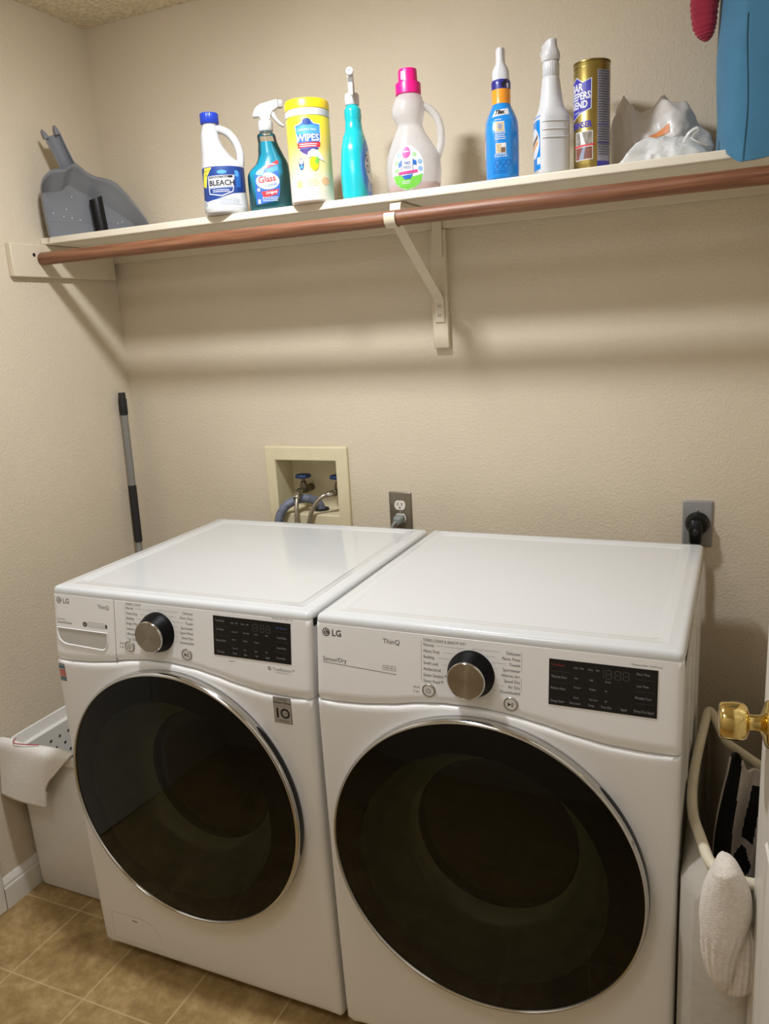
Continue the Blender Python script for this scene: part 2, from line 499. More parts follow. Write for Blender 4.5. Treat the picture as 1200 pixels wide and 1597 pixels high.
# ------------------------------------------------------------------ washer and dryer
MW, MD, MH = 0.686, 0.667, 0.99
YF = -0.787
WX, DX = 0.388, 1.0855
SLOPE = 0.018 / 0.155
def front_y(z):
    if z >= 0.82: return -SLOPE * (0.975 - z)
    return -0.018 * (1 - ((0.82 - z) / 0.79) ** 2)
SEAM = [(-0.01,0.816),(0.04,0.8155),(0.1,0.819),(0.16,0.8265),(0.22,0.838),(0.27,0.8435),(0.335,0.845),(0.4,0.8405),(0.45,0.832),(0.51,0.820),(0.57,0.8115),(0.63,0.809),(0.70,0.811)]
def seam(x):
    for (a, za), (b, zb) in zip(SEAM, SEAM[1:]):
        if x <= b:
            t = (x-a)/(b-a); t = t*t*(3-2*t)*0.35 + t*0.65
            return za + (zb-za)*t
    return SEAM[-1][1]
def edge_round(d, r):
    d = max(0.0, min(d, r))
    return r - math.sqrt(max(0, r*r - (r-d)**2))
def panel_map(s, z):
    return Vector((s, front_y(z), z)), Vector((0, -1, 0.11)).normalized()
DOOR_C, DOOR_R = (0.335, 0.525), 0.3075

def machine(name, label, x0):
    t = thing(name, label, name.replace('_', ' '), (x0, YF, 0))
    # cabinet shell behind the front
    bm = newbm()
    add_box(bm, (0.001, 0.135, 0.035), (MW-0.001, MD-0.012, 0.957))
    finish('cabinet', bm, M_enamel_side, t, bevel=0.006)
    # pressed ribs down the right hand side and back cover
    bm = newbm()
    for y in (0.19, 0.34, 0.50):
        add_loft(bm, [[(MW-0.002, y-0.012, z), (MW+0.0015, y-0.006, z), (MW+0.0015, y+0.006, z), (MW-0.002, y+0.012, z)] for z in (0.12, 0.9)])
    finish('side_rib', bm, M_enamel_side, t, smooth=25)
    # lid with a shallow tray pressed into it
    bm = newbm()
    def loop(d, z, r): return [(x, y, z) for x, y in rrect(d, MW-d, d, MD-d*0.6, max(0.003, r-d*0.6))]
    def tray(d, z, r): return [(x, y, z) for x, y in rrect(0.044+d, MW-0.044-d, 0.048+d, MD-0.034-d, r)]
    rings = [loop(0.0004, 0.9525, 0.012), loop(0.0, 0.958, 0.012), loop(0.0, 0.977, 0.012), loop(0.001, 0.983, 0.012), loop(0.004, 0.9878, 0.012), loop(0.009, 0.9898, 0.012), loop(0.014, 0.99, 0.012),
             loop(0.024, 0.99, 0.012), loop(0.027, 0.9908, 0.012), loop(0.03, 0.9908, 0.012), loop(0.033, 0.99, 0.012),
             tray(-0.003, 0.99, 0.016), tray(0, 0.9896, 0.015), tray(0.006, 0.9868, 0.012), tray(0.010, 0.9864, 0.01)]
    add_loft(bm, rings)
    finish('top_panel', bm, M_enamel_top, t, smooth=50)
    # control panel: leans back, lower edge arcs over the door
    bm = newbm()
    xs = [0.0, .0005, .0012, .0025, .0045, .007, .011, .022] + [0.022 + (MW-0.044)*k/44 for k in range(1, 44)]
    xs += [MW - x for x in (0.022, .011, .007, .0045, .0025, .0012, .0005, 0.0)]
    rows = 14
    grid = []
    for x in xs:
        e = edge_round(min(x, MW-x), 0.011)
        zb = seam(x) + 0.0012
        col = []
        for k in range(rows + 1):
            z = zb + (0.972 - zb) * k / rows
            yb = front_y(z) + e
            if k == 0: yb += 0.004
            col.append((x, yb, z))
        grid.append([(x, 0.139, zb)] + col + [(x, 0.004 + e*0.7, 0.9755), (x, 0.139, 0.957)])
    add_loft(bm, grid, True, True, False)
    cp = finish('control_panel', bm, M_enamel_panel, t, smooth=40)
    # lower front, pierced by the round door opening
    bm = newbm()
    N = 144
    corners = []
    cx, cz = DOOR_C
    def outline(a):
        dx, dz = math.cos(a), math.sin(a)
        best = 9
        if dx > 1e-9: best = min(best, (MW-cx)/dx)
        if dx < -1e-9: best = min(best, (0-cx)/dx)
        if dz < -1e-9: best = min(best, (0.03-cz)/dz)
        if dz > 1e-9:
            lo, hi = 0.0, 1.0
            for _ in range(40):
                mid = (lo+hi)/2
                if cz + dz*mid < seam(cx + dx*mid) - 0.0015: lo = mid
                else: hi = mid
            best = min(best, hi)
        return best
    angs = [2*PI*k/N for k in range(N)]
    for X, Z in ((0, 0.03), (MW, 0.03), (0, seam(0)-0.0015), (MW, seam(MW)-0.0015)):
        angs.append(math.atan2(Z-cz, X-cx) % (2*PI))
    angs = sorted(angs)
    rings = []
    for kind in ('in0', 'in', 'm1', 'm2', 'e3', 'e2', 'e1', 'e0', 'sk'):
        ring = []
        for a in angs:
            R = outline(a); ri = 0.292
            d = {'in0': ri-0.004, 'in': ri, 'm1': ri + (R-ri)*0.35, 'm2': ri + (R-ri)*0.7, 'e3': R-min(0.016, (R-ri)*0.25), 'e2': R-min(0.008, (R-ri)*0.15), 'e1': R-min(0.0025, (R-ri)*0.06), 'e0': R, 'sk': R}[kind]
            x, z = cx + math.cos(a)*d, cz + math.sin(a)*d
            y = front_y(z) - 0.002
            side = min(x, MW-x)
            y += edge_round(side, 0.011)
            y += {'in0': 0.03, 'in': 0, 'm1': 0, 'm2': 0, 'e3': 0, 'e2': 0.0004, 'e1': 0.002, 'e0': 0.006, 'sk': 0.0}[kind] if side > 0.03 or kind == 'sk' else 0
            if kind == 'sk': y = 0.139
            ring.append((x, y, z))
        rings.append(ring)
    add_loft(bm, rings, False, False)
    fp = finish('front_panel', bm, M_enamel_panel, t, smooth=50)
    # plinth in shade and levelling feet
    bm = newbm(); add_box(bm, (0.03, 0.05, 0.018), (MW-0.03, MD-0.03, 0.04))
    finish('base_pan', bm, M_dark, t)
    for fx in (0.05, MW-0.05):
        for fy in (0.07, MD-0.08):
            bm = newbm(); add_lathe(bm, [(0.022,0),(0.024,0.004),(0.024,0.01),(0.012,0.014),(0.01,0.035)], n=20, c=(fx, fy, 0))
            finish('foot', bm, M_black_soft, t)
    return t, cp, fp

def door(t):
    cx, cz = DOOR_C
    yb = front_y(cz) - 0.002
    # chrome rim body
    bm = newbm()
    add_lathe(bm, [(0.288, yb+0.012),(0.3, yb+0.004),(0.303, yb-0.003),(0.3075, yb-0.006),(0.3078, yb-0.020),(0.307, yb-0.024),(0.3045, yb-0.028),(0.3015, yb-0.0285),(0.3, yb-0.026),(0.2985, yb-0.02)], n=128, c=(cx,0,cz), axis='Y', cap0=False, cap1=False)
    d = finish('door', bm, M_chrome, t, smooth=60)
    bm = newbm()
    add_lathe(bm, [(0.302, yb+0.006),(0.3055, yb-0.001),(0.3055,yb-0.0062),(0.303,yb-0.0065)], n=128, c=(cx,0,cz), axis='Y', cap0=False, cap1=False)
    finish('dark_ring', bm, M_black_soft, d, smooth=60)  # dark ring between the chrome rim and the front panel
    # finger recess on the right: its shade laid on the rim as a black strip
    bm = newbm()
    rows = []
    for k in range(30):
        a = math.radians(-14 + 58*k/29)
        w = 0.006 * min(1, (k+.4)/2, (29.4-k)/2)
        R = 0.3083
        rows.append([(cx+R*math.cos(a), yb-0.0135-w, cz+R*math.sin(a)), (cx+(R+0.0002)*math.cos(a), yb-0.0135, cz+(R+0.0002)*math.sin(a)), (cx+R*math.cos(a), yb-0.0135+w, cz+R*math.sin(a))])
    add_loft(bm, rows, False, False, False)
    finish('handle_recess_shade', bm, M_black, d)
    # domed glass with an opaque printed border behind it
    def dome(r): return yb - 0.0245 - 0.020 * (1 - (r/0.3)**2)
    bm = newbm()
    add_lathe(bm, [(r, dome(r)) for r in [0.3 * (1 - (k/20)) for k in range(20)] + [0.0015]], n=128, c=(cx,0,cz), axis='Y', cap0=False)
    finish('glass', bm, M_doorglass, d, smooth=60)
    bm = newbm()
    add_lathe(bm, [(r, dome(r)+0.004) for r in (0.2995, 0.28, 0.262, 0.25, 0.241)], n=96, c=(cx,0,cz), axis='Y', cap0=False, cap1=False)
    finish('border', bm, M_doorblack, d, smooth=60)
    # bowl bulging back into the drum
    bm = newbm()
    prof = [(0.241, yb-0.026),(0.238, yb-0.005),(0.232, yb+0.02),(0.222, yb+0.045),(0.208, yb+0.066),(0.192, yb+0.082),(0.176, yb+0.09),(0.166, yb+0.092)]
    add_lathe(bm, prof, n=96, c=(cx,0,cz), axis='Y', cap0=False, cap1=False)
    bowl = finish('bowl', bm, M_bowl, d, smooth=60)
    bm = newbm()
    add_lathe(bm, [(0.167, yb+0.0918),(0.16, yb+0.0885),(0.13, yb+0.092),(0.08, yb+0.098),(0.002, yb+0.1)], n=96, c=(cx,0,cz), axis='Y', cap0=False)
    finish('bowl_window', bm, M_drum, bowl, smooth=60)
    return d

def knob(cp, x, z):
    y = front_y(z)
    bm = newbm()
    add_lathe(bm, [(0.0445, y+0.006),(0.0445, y-0.004),(0.0435, y-0.0055),(0.0375, y-0.0265),(0.0365, y-0.0285),(0.0355, y-0.029)], n=64, c=(x,0,z), axis='Y')
    k = finish('knob', bm, M_knobblack, cp, smooth=40)
    bm = newbm()
    add_lathe(bm, [(0.0357, y-0.0275),(0.0357, y-0.0325),(0.0345, y-0.034),(0.0335, y-0.0333)], n=64, c=(x,0,z), axis='Y', cap0=False, cap1=False)
    finish('knob_rim', bm, M_chrome, k, smooth=50)
    bm = newbm()
    add_lathe(bm, [(0.0336, y-0.0332),(0.02, y-0.0332),(0.001, y-0.0332)], n=64, c=(0,0,0), axis='Y', cap0=False)
    f = finish('knob_face', bm, M_brushed, k, smooth=50)
    f.location = (x, 0, z)

def button(cp, x, z, icon, r=0.0135):
    y = front_y(z)
    bm = newbm()
    add_lathe(bm, [(r, y+0.004),(r, y-0.002),(r-0.0008, y-0.003),(r-0.002, y-0.003),(r-0.0024, y-0.0015)], n=40, c=(x,0,z), axis='Y', cap1=False)
    b = finish('button', bm, M_silver, cp)
    bm = newbm()
    add_lathe(bm, [(r-0.0024, y-0.0012),(r-0.0032, y-0.0024),(0.001, y-0.0028)], n=40, c=(x,0,z), axis='Y', cap0=False)
    finish('button_cap', bm, M_enamel_panel, b)
    d = Decal(1)
    if icon == 'power':
        d.ring(0, 0, 0.0036, 0.0046, M_grey_print, 1, 24, math.radians(125), math.radians(415))
        d.rect(-0.0005, 0.0005, 0.0005, 0.006, M_grey_print)
    else:
        d.poly([(-0.0052,-0.0042),(-0.0052,0.0042),(0.0012,0)], M_grey_print)
        d.rect(0.0018, 0.0028, -0.0042, 0.0042, M_grey_print); d.rect(0.0040, 0.0050, -0.0042, 0.0042, M_grey_print)
    d.done('button_icon', lambda s, zz: (Vector((x+s, y-0.003, z+zz)), Vector((0,-1,0))), b, gap=0.0002, cut=False)

def display(cp, x0, x1, z0, z1, dryer):
    bm = newbm()
    pts = [(x0,z0),(x1,z0),(x1,z1),(x0,z1)]
    n = Vector((0,-1,0.11)).normalized()
    lo = [panel_map(x, z)[0] - n*0.002 for x, z in pts]; hi = [panel_map(x, z)[0] + n*0.0008 for x, z in pts]
    add_loft(bm, [lo, hi])
    dsp = finish('display', bm, M_black_gloss, cp, smooth=0)
    d = Decal(1)
    w, h = x1-x0, z1-z0
    T = lambda s, u, v, size=0.0062, m=M_disp_text, al='LEFT': d.text(s, x0+u*w, z0+v*h, size, m, 3, al, 0.0, 0.74)
    if dryer:
        left = [('TurboSteam', .02, .86, M_disp_red), ('*Remote Start', .02, .60, M_disp_text), ('Reduce Static', .02, .35, M_disp_text)]
        right = [('More Time', .81, .86, M_disp_text), ('Less Time', .815, .61, M_disp_text), ('Wrinkle Care', .80, .36, M_disp_text), ('Damp Dry Signal', .795, .08, M_disp_text)]
        bottom = [('Energy Saver', .02), ('Dry Level', .205), ('Temp.', .375), ('Time Dry', .495), ('Signal', .675)]
        cols = [(.24, ['Very', 'Normal', 'Damp']), (.385, ['High', 'Medium', 'Ultra Low']), (.53, ['60 min', '40', '20'])]
    else:
        left = [('TurboWash', .03, .86, M_disp_text), ('Pre Wash', .04, .64, M_disp_text), ('Remote Start', .03, .36, M_disp_text)]
        right = [('Add Garment', .815, .84, M_disp_blue), ('Cold Wash', .83, .60, M_disp_text), ('Extra Rinse', .825, .35, M_disp_text), ('Rinse+Spin', .82, .10, M_disp_text)]
        bottom = [('Tub Clean', .04), ('Temp.', .25), ('Spin', .40), ('Soil', .55), ('Signal', .68)]
        cols = [(.25, ['Extra Hot', 'Warm', 'Tap Cold']), (.395, ['Extra High', 'Medium', 'Low']), (.54, ['Heavy', 'Normal', 'Light']), (.68, ['High', '', 'Off'])]
    for s, u, v, m in left: T(s, u, v, 0.0064, m)
    for s, u, v, m in right: T(s, u, v, 0.0064, m)
    for s, u in bottom: T(s, u, .07, 0.0062)
    for u, ss in cols:
        for s, v in zip(ss, (.62, .42, .2)): T(s, u, v, 0.0048)
    for k, u in enumerate((.235, .295, .37, .44)): T(('Child', 'Wifi', 'Delay', 'Add')[k], u, .84, 0.0048)
    for v in (.74, .5): d.rect(x0+.02*w, x0+.19*w, z0+v*h, z0+v*h+0.0004, M_disp_dim, 3); 
    for v in (.77, .52, .27): d.rect(x0+.80*w, x0+.98*w, z0+v*h, z0+v*h+0.0004, M_disp_dim, 3)
    for u in (.195, .345, .48, .65): d.rect(x0+u*w, x0+u*w+0.0004, z0+.05*h, z0+.16*h, M_disp_dim, 3)
    # unlit seven segment digits 18:88
    def seg(cx, cz, wd, hg, one=False):
        tk = 0.0011
        a = [(cx, cz+hg/2, cx, cz+0.001), (cx, cz-0.001, cx, cz-hg/2)] if one else None
        if one:
            for xx0, zz0, xx1, zz1 in a: d.rect(cx-tk/2, cx+tk/2, min(zz0,zz1), max(zz0,zz1), M_disp_dim, 3)
            return
        for zz in (hg/2, 0, -hg/2): d.rect(cx-wd/2+0.0008, cx+wd/2-0.0008, cz+zz-tk/2, cz+zz+tk/2, M_disp_dim, 3)
        for xx in (-wd/2, wd/2):
            d.rect(cx+xx-tk/2, cx+xx+tk/2, cz+0.0008, cz+hg/2-0.0008, M_disp_dim, 3); d.rect(cx+xx-tk/2, cx+xx+tk/2, cz-hg/2+0.0008, cz-0.0008, M_disp_dim, 3)
    zc = z0 + .8*h
    seg(x0+.515*w, zc, 0, 0.0145, True); seg(x0+.56*w, zc, 0.009, 0.0145); seg(x0+.645*w, zc, 0.009, 0.0145); seg(x0+.72*w, zc, 0.009, 0.0145)
    d.rect(x0+.60*w, x0+.605*w, zc+0.003, zc+0.0042, M_disp_dim, 3); d.rect(x0+.60*w, x0+.605*w, zc-0.0042, zc-0.003, M_disp_dim, 3)
    d.done('display_lettering', panel_map, dsp, gap=0.0004, cut=False)

def emblem(d, x, z, r, big, m):
    d.ell(x, z, r, r, m, 1, 28)
    d.ring(x, z, r*0.62, r*0.74, M_enamel_panel, 2, 20, math.radians(20), math.radians(330))
    d.rect(x-0.12*r, x+0.02*r, z-0.3*r, z+0.4*r, M_enamel_panel, 2); d.rect(x-0.12*r, x+0.28*r, z-0.36*r, z-0.24*r, M_enamel_panel, 2)
    d.ell(x-0.42*r, z+0.3*r, 0.12*r, 0.12*r, M_enamel_panel, 2, 10)
    d.text('LG', x+r*1.45, z-big*0.36, big, m, 2, 'LEFT', 0.0004)

# ---- dryer (right)
dry, cp, fp = machine('dryer', 'white front-loading dryer on the right, wide black display beside its metal dial', DX)
door(dry)
d = Decal(1)
emblem(d, 0.024, 0.956, 0.0085, 0.0175, M_grey_print)
d.done('brand_emblem', panel_map, cp, gap=0.00015, cut=False)
d = Decal(1)
d.text('ThinQ', 0.146, 0.947, 0.0135, M_grey_print, 2)
d.done('range_lettering', panel_map, cp, gap=0.00015, cut=False)
d = Decal(1)
d.text('SensorDry', 0.016, 0.8985, 0.0120, M_grey_print, 2)
d.line([(0.016,0.8955),(0.174,0.8885)], 0.0014, M_lightgrey_print)
for k, w in enumerate((0.009, 0.0085, 0.0085)):
    x = 0.146 + k*0.0095
    d.line([(x,0.8955),(x+w-0.001,0.895),(x+w-0.001,0.9035),(x,0.904),(x,0.8955)], 0.0008, M_lightgrey_print)
    d.rect(x+0.002, x+0.006, 0.8985, 0.9000, M_lightgrey_print)
d.done('brand_lettering', panel_map, cp, gap=0.00015, cut=False)
d = Decal(1)
d.text('TURBO STEAM & SENSOR DRY', 0.228, 0.961, 0.0062, M_grey_print, 2)
d.rect(0.2285, 0.29, 0.9598, 0.9602, M_lightgrey_print)
d.rect(0.2245, 0.2251, 0.884, 0.960, M_lightgrey_print)
L1 = ['Normal', 'Heavy Duty', 'Bedding', 'Small Load', 'Antibacterial', 'Steam Sanitary™', 'Steam Fresh™']
for k, s in enumerate(L1):
    z = 0.953 - k*0.0115
    d.text(s, 0.229, z-0.002, 0.0086, M_grey_print, 2, 'LEFT', 0.0, 0.78)
    x1 = 0.322 - math.sqrt(max(0, 0.047**2 - (z-0.908)**2)) - 0.001
    xa = 0.231 + 0.0038*len(s)
    if xa < x1: d.line([(xa, z+0.001), (x1, z+0.001)], 0.0005, M_lightgrey_print)
L2 = ['Delicates', 'Perm. Press', 'Towels', 'Sportswear', 'MANUAL DRY', 'Speed Dry', 'Air Dry', 'Downloaded']
for k, s in enumerate(L2):
    z = 0.9555 - k*0.0102
    d.text(s, 0.4135, z-0.003, 0.0082 if k != 4 else 0.0064, M_grey_print, 2, 'RIGHT', 0.0, 0.85)
    xa = 0.4115 - 0.0040*len(s); x0_ = 0.322 + math.sqrt(max(0, 0.047**2 - (z-0.908)**2)) + 0.001
    if k != 4 and x0_ < xa: d.line([(x0_, z), (xa, z)], 0.0005, M_lightgrey_print)
d.rect(0.4155, 0.416, 0.925, 0.959, M_lightgrey_print); d.rect(0.4155, 0.416, 0.888, 0.913, M_lightgrey_print)
d.done('cycle_lettering', panel_map, cp, gap=0.00015, cut=False)
d = Decal(1)
d.text('Wi-Fi', 0.208, 0.868, 0.006, M_grey_print, 2); d.text('3 sec.', 0.208, 0.860, 0.006, M_grey_print, 2)
d.done('button_lettering', panel_map, cp, gap=0.00015, cut=False)
d = Decal(1)
d.text('* Remote Start  Hold 3 sec.', 0.601, 0.9595, 0.0046, M_grey_print, 2)
d.done('panel_lettering', panel_map, cp, gap=0.00015, cut=False)
display(cp, 0.4645, 0.6455, 0.873, 0.955, True)
knob(cp, 0.322, 0.908)
button(cp, 0.240, 0.867, 'power')
button(cp, 0.397, 0.863, 'play')

# ---- washer (left)
was, cp, fp = machine('washing_machine', 'white front-loading washing machine on the left, with a detergent drawer and small stickers', WX)
door(was)
M_recessdark = mat('drawer_recess_lip', '#C9C5BE', rough=0.35, vary=0.02)
# detergent drawer: slim seam and hollow grip
bm = newbm()
zs = [0.8285 + (0.9735-0.8285)*k/20 for k in range(21)]
add_loft(bm, [[(0.1845, front_y(z)-0.0003, z), (0.1858, front_y(z)-0.0003, z), (0.1858, front_y(z)+0.002, z), (0.1845, front_y(z)+0.002, z)] for z in zs])
dr = finish('drawer_seam', bm, M_lightgrey_print, cp, smooth=0)
bm = newbm()
grip = [(0.0125,0.8935),(0.0135,0.878),(0.018,0.868),(0.027,0.861),(0.04,0.8575),(0.146,0.8545),(0.155,0.858),(0.1595,0.866),(0.1605,0.876),(0.1605,0.8935)]
gc = (0.087, 0.876)
def scl(f, g=1.0): return [(gc[0]+(x-gc[0])*f, gc[1]+(z-gc[1])*g) for x, z in grip]
def onp(pts, dy): return [(x, front_y(z)+dy, z) for x, z in pts]
add_loft(bm, [onp(scl(1.035, 1.10), -0.0006), onp(scl(1.015, 1.05), -0.0022), onp(scl(1.0, 1.0), -0.0012), onp(scl(0.985, 0.96), -0.0004)], False, False)
gl = finish('drawer_grip', bm, M_enamel_panel, cp, smooth=60)
bm = newbm()
add_loft(bm, [onp(scl(0.99, 0.97), -0.0005), onp(scl(0.5, 0.5), -0.0005)], False, True)
finish('grip_hollow', bm, M_recess, gl, smooth=60)
d = Decal(1)
emblem(d, 0.0205, 0.9585, 0.008, 0.0165, M_lightgrey_print)
d.done('brand_emblem', panel_map, cp, gap=0.00015, cut=False)
d = Decal(1)
d.text('ThinQ', 0.137, 0.949, 0.0125, M_grey_print, 2)
d.done('range_lettering', panel_map, cp, gap=0.00015, cut=False)
d = Decal(1)
d.text('TurboWash', 0.0135, 0.913, 0.0046, M_grey_print, 2)
d.text('SmartDrawer', 0.0125, 0.9045, 0.0082, M_grey_print, 2)
d.done('drawer_lettering', panel_map, cp, gap=0.00015, cut=False)
d = Decal(1)
d.ell(0.0965, 0.9085, 0.0068, 0.0058, M_grey_print, 1, 20); d.text('HE', 0.0965, 0.9065, 0.005, M_enamel_panel, 2, 'CENTER')
for k in range(4):
    x = 0.106 + k*0.0125
    d.line([(x,0.903),(x+0.010,0.903),(x+0.010,0.9145),(x,0.9145),(x,0.903)], 0.0008, M_lightgrey_print)
    d.rect(x+0.002, x+0.008, 0.906, 0.9075, M_lightgrey_print); d.rect(x+0.003, x+0.007, 0.910, 0.9112, M_lightgrey_print)
d.ell(0.159, 0.9085, 0.0035, 0.0052, M_grey_print, 1, 14)
d.done('drawer_icons', panel_map, cp, gap=0.00015, cut=False)
d = Decal(1)
d.text('SMART CYCLE', 0.219, 0.9655, 0.0066, M_grey_print, 2)
d.rect(0.2185, 0.255, 0.964, 0.9644, M_lightgrey_print); d.rect(0.2155, 0.216, 0.888, 0.963, M_lightgrey_print)
L1 = ['Normal', 'Heavy Duty', 'Bedding', 'Bright Whites™', 'Sanitary', 'Allergiene™', 'Tub Clean']
for k, s in enumerate(L1):
    z = 0.9575 - k*0.0116
    d.text(s, 0.219, z-0.002, 0.0086, M_grey_print, 2, 'LEFT', 0.0, 0.78)
    x1 = 0.3055 - math.sqrt(max(0, 0.047**2 - (z-0.912)**2)) - 0.001; xa = 0.221 + 0.0038*len(s)
    if xa < x1: d.line([(xa, z+0.001), (x1, z+0.001)], 0.0005, M_lightgrey_print)
L2 = ['Delicates', 'Perm. Press', 'Towels', 'Sportswear', 'Speed Wash', 'Rinse+Spin', 'Downloaded']
for k, s in enumerate(L2):
    z = 0.961 - k*0.0108
    d.text(s, 0.4005, z-0.003, 0.0082, M_grey_print, 2, 'RIGHT', 0.0, 0.85)
    xa = 0.3985 - 0.0040*len(s); x0_ = 0.3055 + math.sqrt(max(0, 0.047**2 - (z-0.912)**2)) + 0.001
    if x0_ < xa: d.line([(x0_, z), (xa, z)], 0.0005, M_lightgrey_print)
d.done('cycle_lettering', panel_map, cp, gap=0.00015, cut=False)
d = Decal(1)
d.text('Wi-Fi', 0.196, 0.874, 0.006, M_grey_print, 2); d.text('3 sec.', 0.196, 0.866, 0.006, M_grey_print, 2)
d.done('button_lettering', panel_map, cp, gap=0.00015, cut=False)
d = Decal(1)
d.text('* Remote Start  Hold 3 sec.', 0.596, 0.9705, 0.0046, M_grey_print, 2)
d.done('remote_lettering', panel_map, cp, gap=0.00015, cut=False)
d = Decal(1)
d.text('Speaker', 0.49, 0.869, 0.0046, M_grey_print, 2)
d.done('speaker_lettering', panel_map, cp, gap=0.00015, cut=False)
d = Decal(1)
d.ring(0.589, 0.8665, 0.0022, 0.0038, M_grey_print, 2, 8, 0.4); d.text('TrueBalance™', 0.596, 0.8635, 0.0088, M_lightgrey_print, 2)
d.text('Anti-Vibration System', 0.603, 0.8585, 0.0035, M_lightgrey_print, 2)
d.done('panel_lettering', panel_map, cp, gap=0.00015, cut=False)
display(cp, 0.453, 0.641, 0.880, 0.964, False)
knob(cp, 0.3055, 0.912)
button(cp, 0.226, 0.872, 'power')
button(cp, 0.382, 0.871, 'play')
# stickers on the washer front
def front_map(s, z): return Vector((s, front_y(z)-0.0022, z)), Vector((0,-1,0))
M_stk = mat('silver_sticker', '#A8A096', rough=0.4, vary=0.02); M_stkdark = mat('sticker_print', '#1C1A19', rough=0.5, vary=0.02)
d = Decal(1)
d.rect(0.595, 0.637, 0.751, 0.8085, M_stkdark, 1); d.rect(0.5962, 0.6358, 0.7522, 0.8073, M_stk, 2)
d.text('INVERTER', 0.616, 0.8015, 0.0055, M_stkdark, 3, 'CENTER'); d.text('Direct Drive', 0.616, 0.7945, 0.0075, M_stkdark, 3, 'CENTER', 0.0002)
d.rect(0.599, 0.633, 0.789, 0.7895, M_stkdark, 3)
d.text('1', 0.6035, 0.7635, 0.029, M_stkdark, 3, 'CENTER', 0.0012)
d.ring(0.6215, 0.7735, 0.0068, 0.0112, M_stkdark, 3); d.text('YEAR', 0.6215, 0.772, 0.0042, M_stkdark, 3, 'CENTER')
d.text('WARRANTY', 0.616, 0.755, 0.0055, M_stkdark, 3, 'CENTER')
d.done('warranty_sticker', front_map, fp, gap=0.0002, cut=False)
M_sb = mat('sticker_blue', '#2E5672', rough=0.5, vary=0.03); M_sr = mat('sticker_red', '#C4543C', rough=0.5, vary=0.03); M_sw = mat('sticker_white', '#D8D5CF', rough=0.5, vary=0.02)
d = Decal(1)
d.rect(0.0075, 0.027, 0.764, 0.808, M_sw, 1)
d.rect(0.0085, 0.026, 0.7645, 0.774, M_sb, 2); d.rect(0.0085, 0.026, 0.7755, 0.7925, M_sr, 2); d.rect(0.0085, 0.026, 0.7945, 0.8025, M_sb, 2); d.rect(0.0085, 0.026, 0.8045, 0.8065, M_stkdark, 2)
for z in (0.7785, 0.7825, 0.7865): d.rect(0.0105, 0.024, z, z+0.001, M_sw, 3)
for z in (0.767, 0.770, 0.797): d.rect(0.0105, 0.024, z, z+0.0008, M_sw, 3)
d.done('rating_sticker', lambda s, z: (Vector((s, front_y(z)-0.0022+edge_round(min(s, MW-s), 0.011), z)), Vector((-0.2,-1,0)).normalized()), fp, gap=0.0003, cut=True)
# pump filter flap, lower left
bm = newbm()
fl = [(0.035,0.048),(0.039,0.128)] + [(0.039+0.145*math.sin(k*0.1745), 0.128-0.0*k) for k in ()] + [(0.13,0.131),(0.160,0.124),(0.182,0.104),(0.192,0.075),(0.196,0.048)]
def inset(poly, e):
    c = (sum(p[0] for p in poly)/len(poly), sum(p[1] for p in poly)/len(poly))
    return [(c[0]+(x-c[0])*(1-e), c[1]+(z-c[1])*(1-e)) for x, z in poly]
add_tube(bm, [(x, front_y(z)-0.0017, z) for x, z in fl+fl[:1]], 0.0005, 6)
finish('filter_flap', bm, M_lightgrey_print, fp, smooth=0)
bm = newbm(); add_box(bm, (0.105, front_y(0.12)-0.0026, 0.1155), (0.120, front_y(0.12)-0.001, 0.1185))
finish('flap_latch', bm, M_lightgrey_print, fp, smooth=0)

# ------------------------------------------------------------------ shelf, rod, bracket
SZ, SY = 1.829, -0.29
t = thing('wall_shelf', 'long cream painted wooden shelf across the back wall, carrying the cleaning bottles', 'shelf', (0, 0, 1.81))
bm = newbm(); add_box(bm, (0.001, SY, 0.0), (RX-0.001, -0.001, SZ-1.81))
finish('shelf_board', bm, M_trimpaint, t, bevel=0.0035, segs=3)
bm = newbm(); add_box(bm, (0, -0.415, -0.0895), (0.019, -0.0185, -0.0005))
finish('side_cleat', bm, M_cleatpaint, t, bevel=0.003)
bm = newbm(); add_box(bm, (0.0005, -0.018, -0.039), (RX-0.0005, 0, -0.0005))
finish('back_cleat', bm, M_cleatpaint, t, bevel=0.002)
bm = newbm(); add_lathe(bm, [(0.005,0),(0.005,0.0012),(0.003,0.0016)], n=16, c=(0.0188,-0.337,-0.0345+0.005), axis='X')
finish('nail_hole', bm, M_dark, t)
RODY, RODZ, RODR = -0.312, 1.7705, 0.0172
bm = newbm()
add_lathe(bm, [(RODR-0.0015, 0.0),(RODR, 0.002)] + [(RODR, 0.1*k) for k in range(1, 20)] + [(RODR, RX-0.0415)], n=40, axis='X', cap1=True)
rod = finish('closet_rod', bm, M_wood, None)
rod.location = (0.021, RODY, RODZ)
tag(rod, 'brown wooden closet rod running in front of the shelf edge', 'rod')

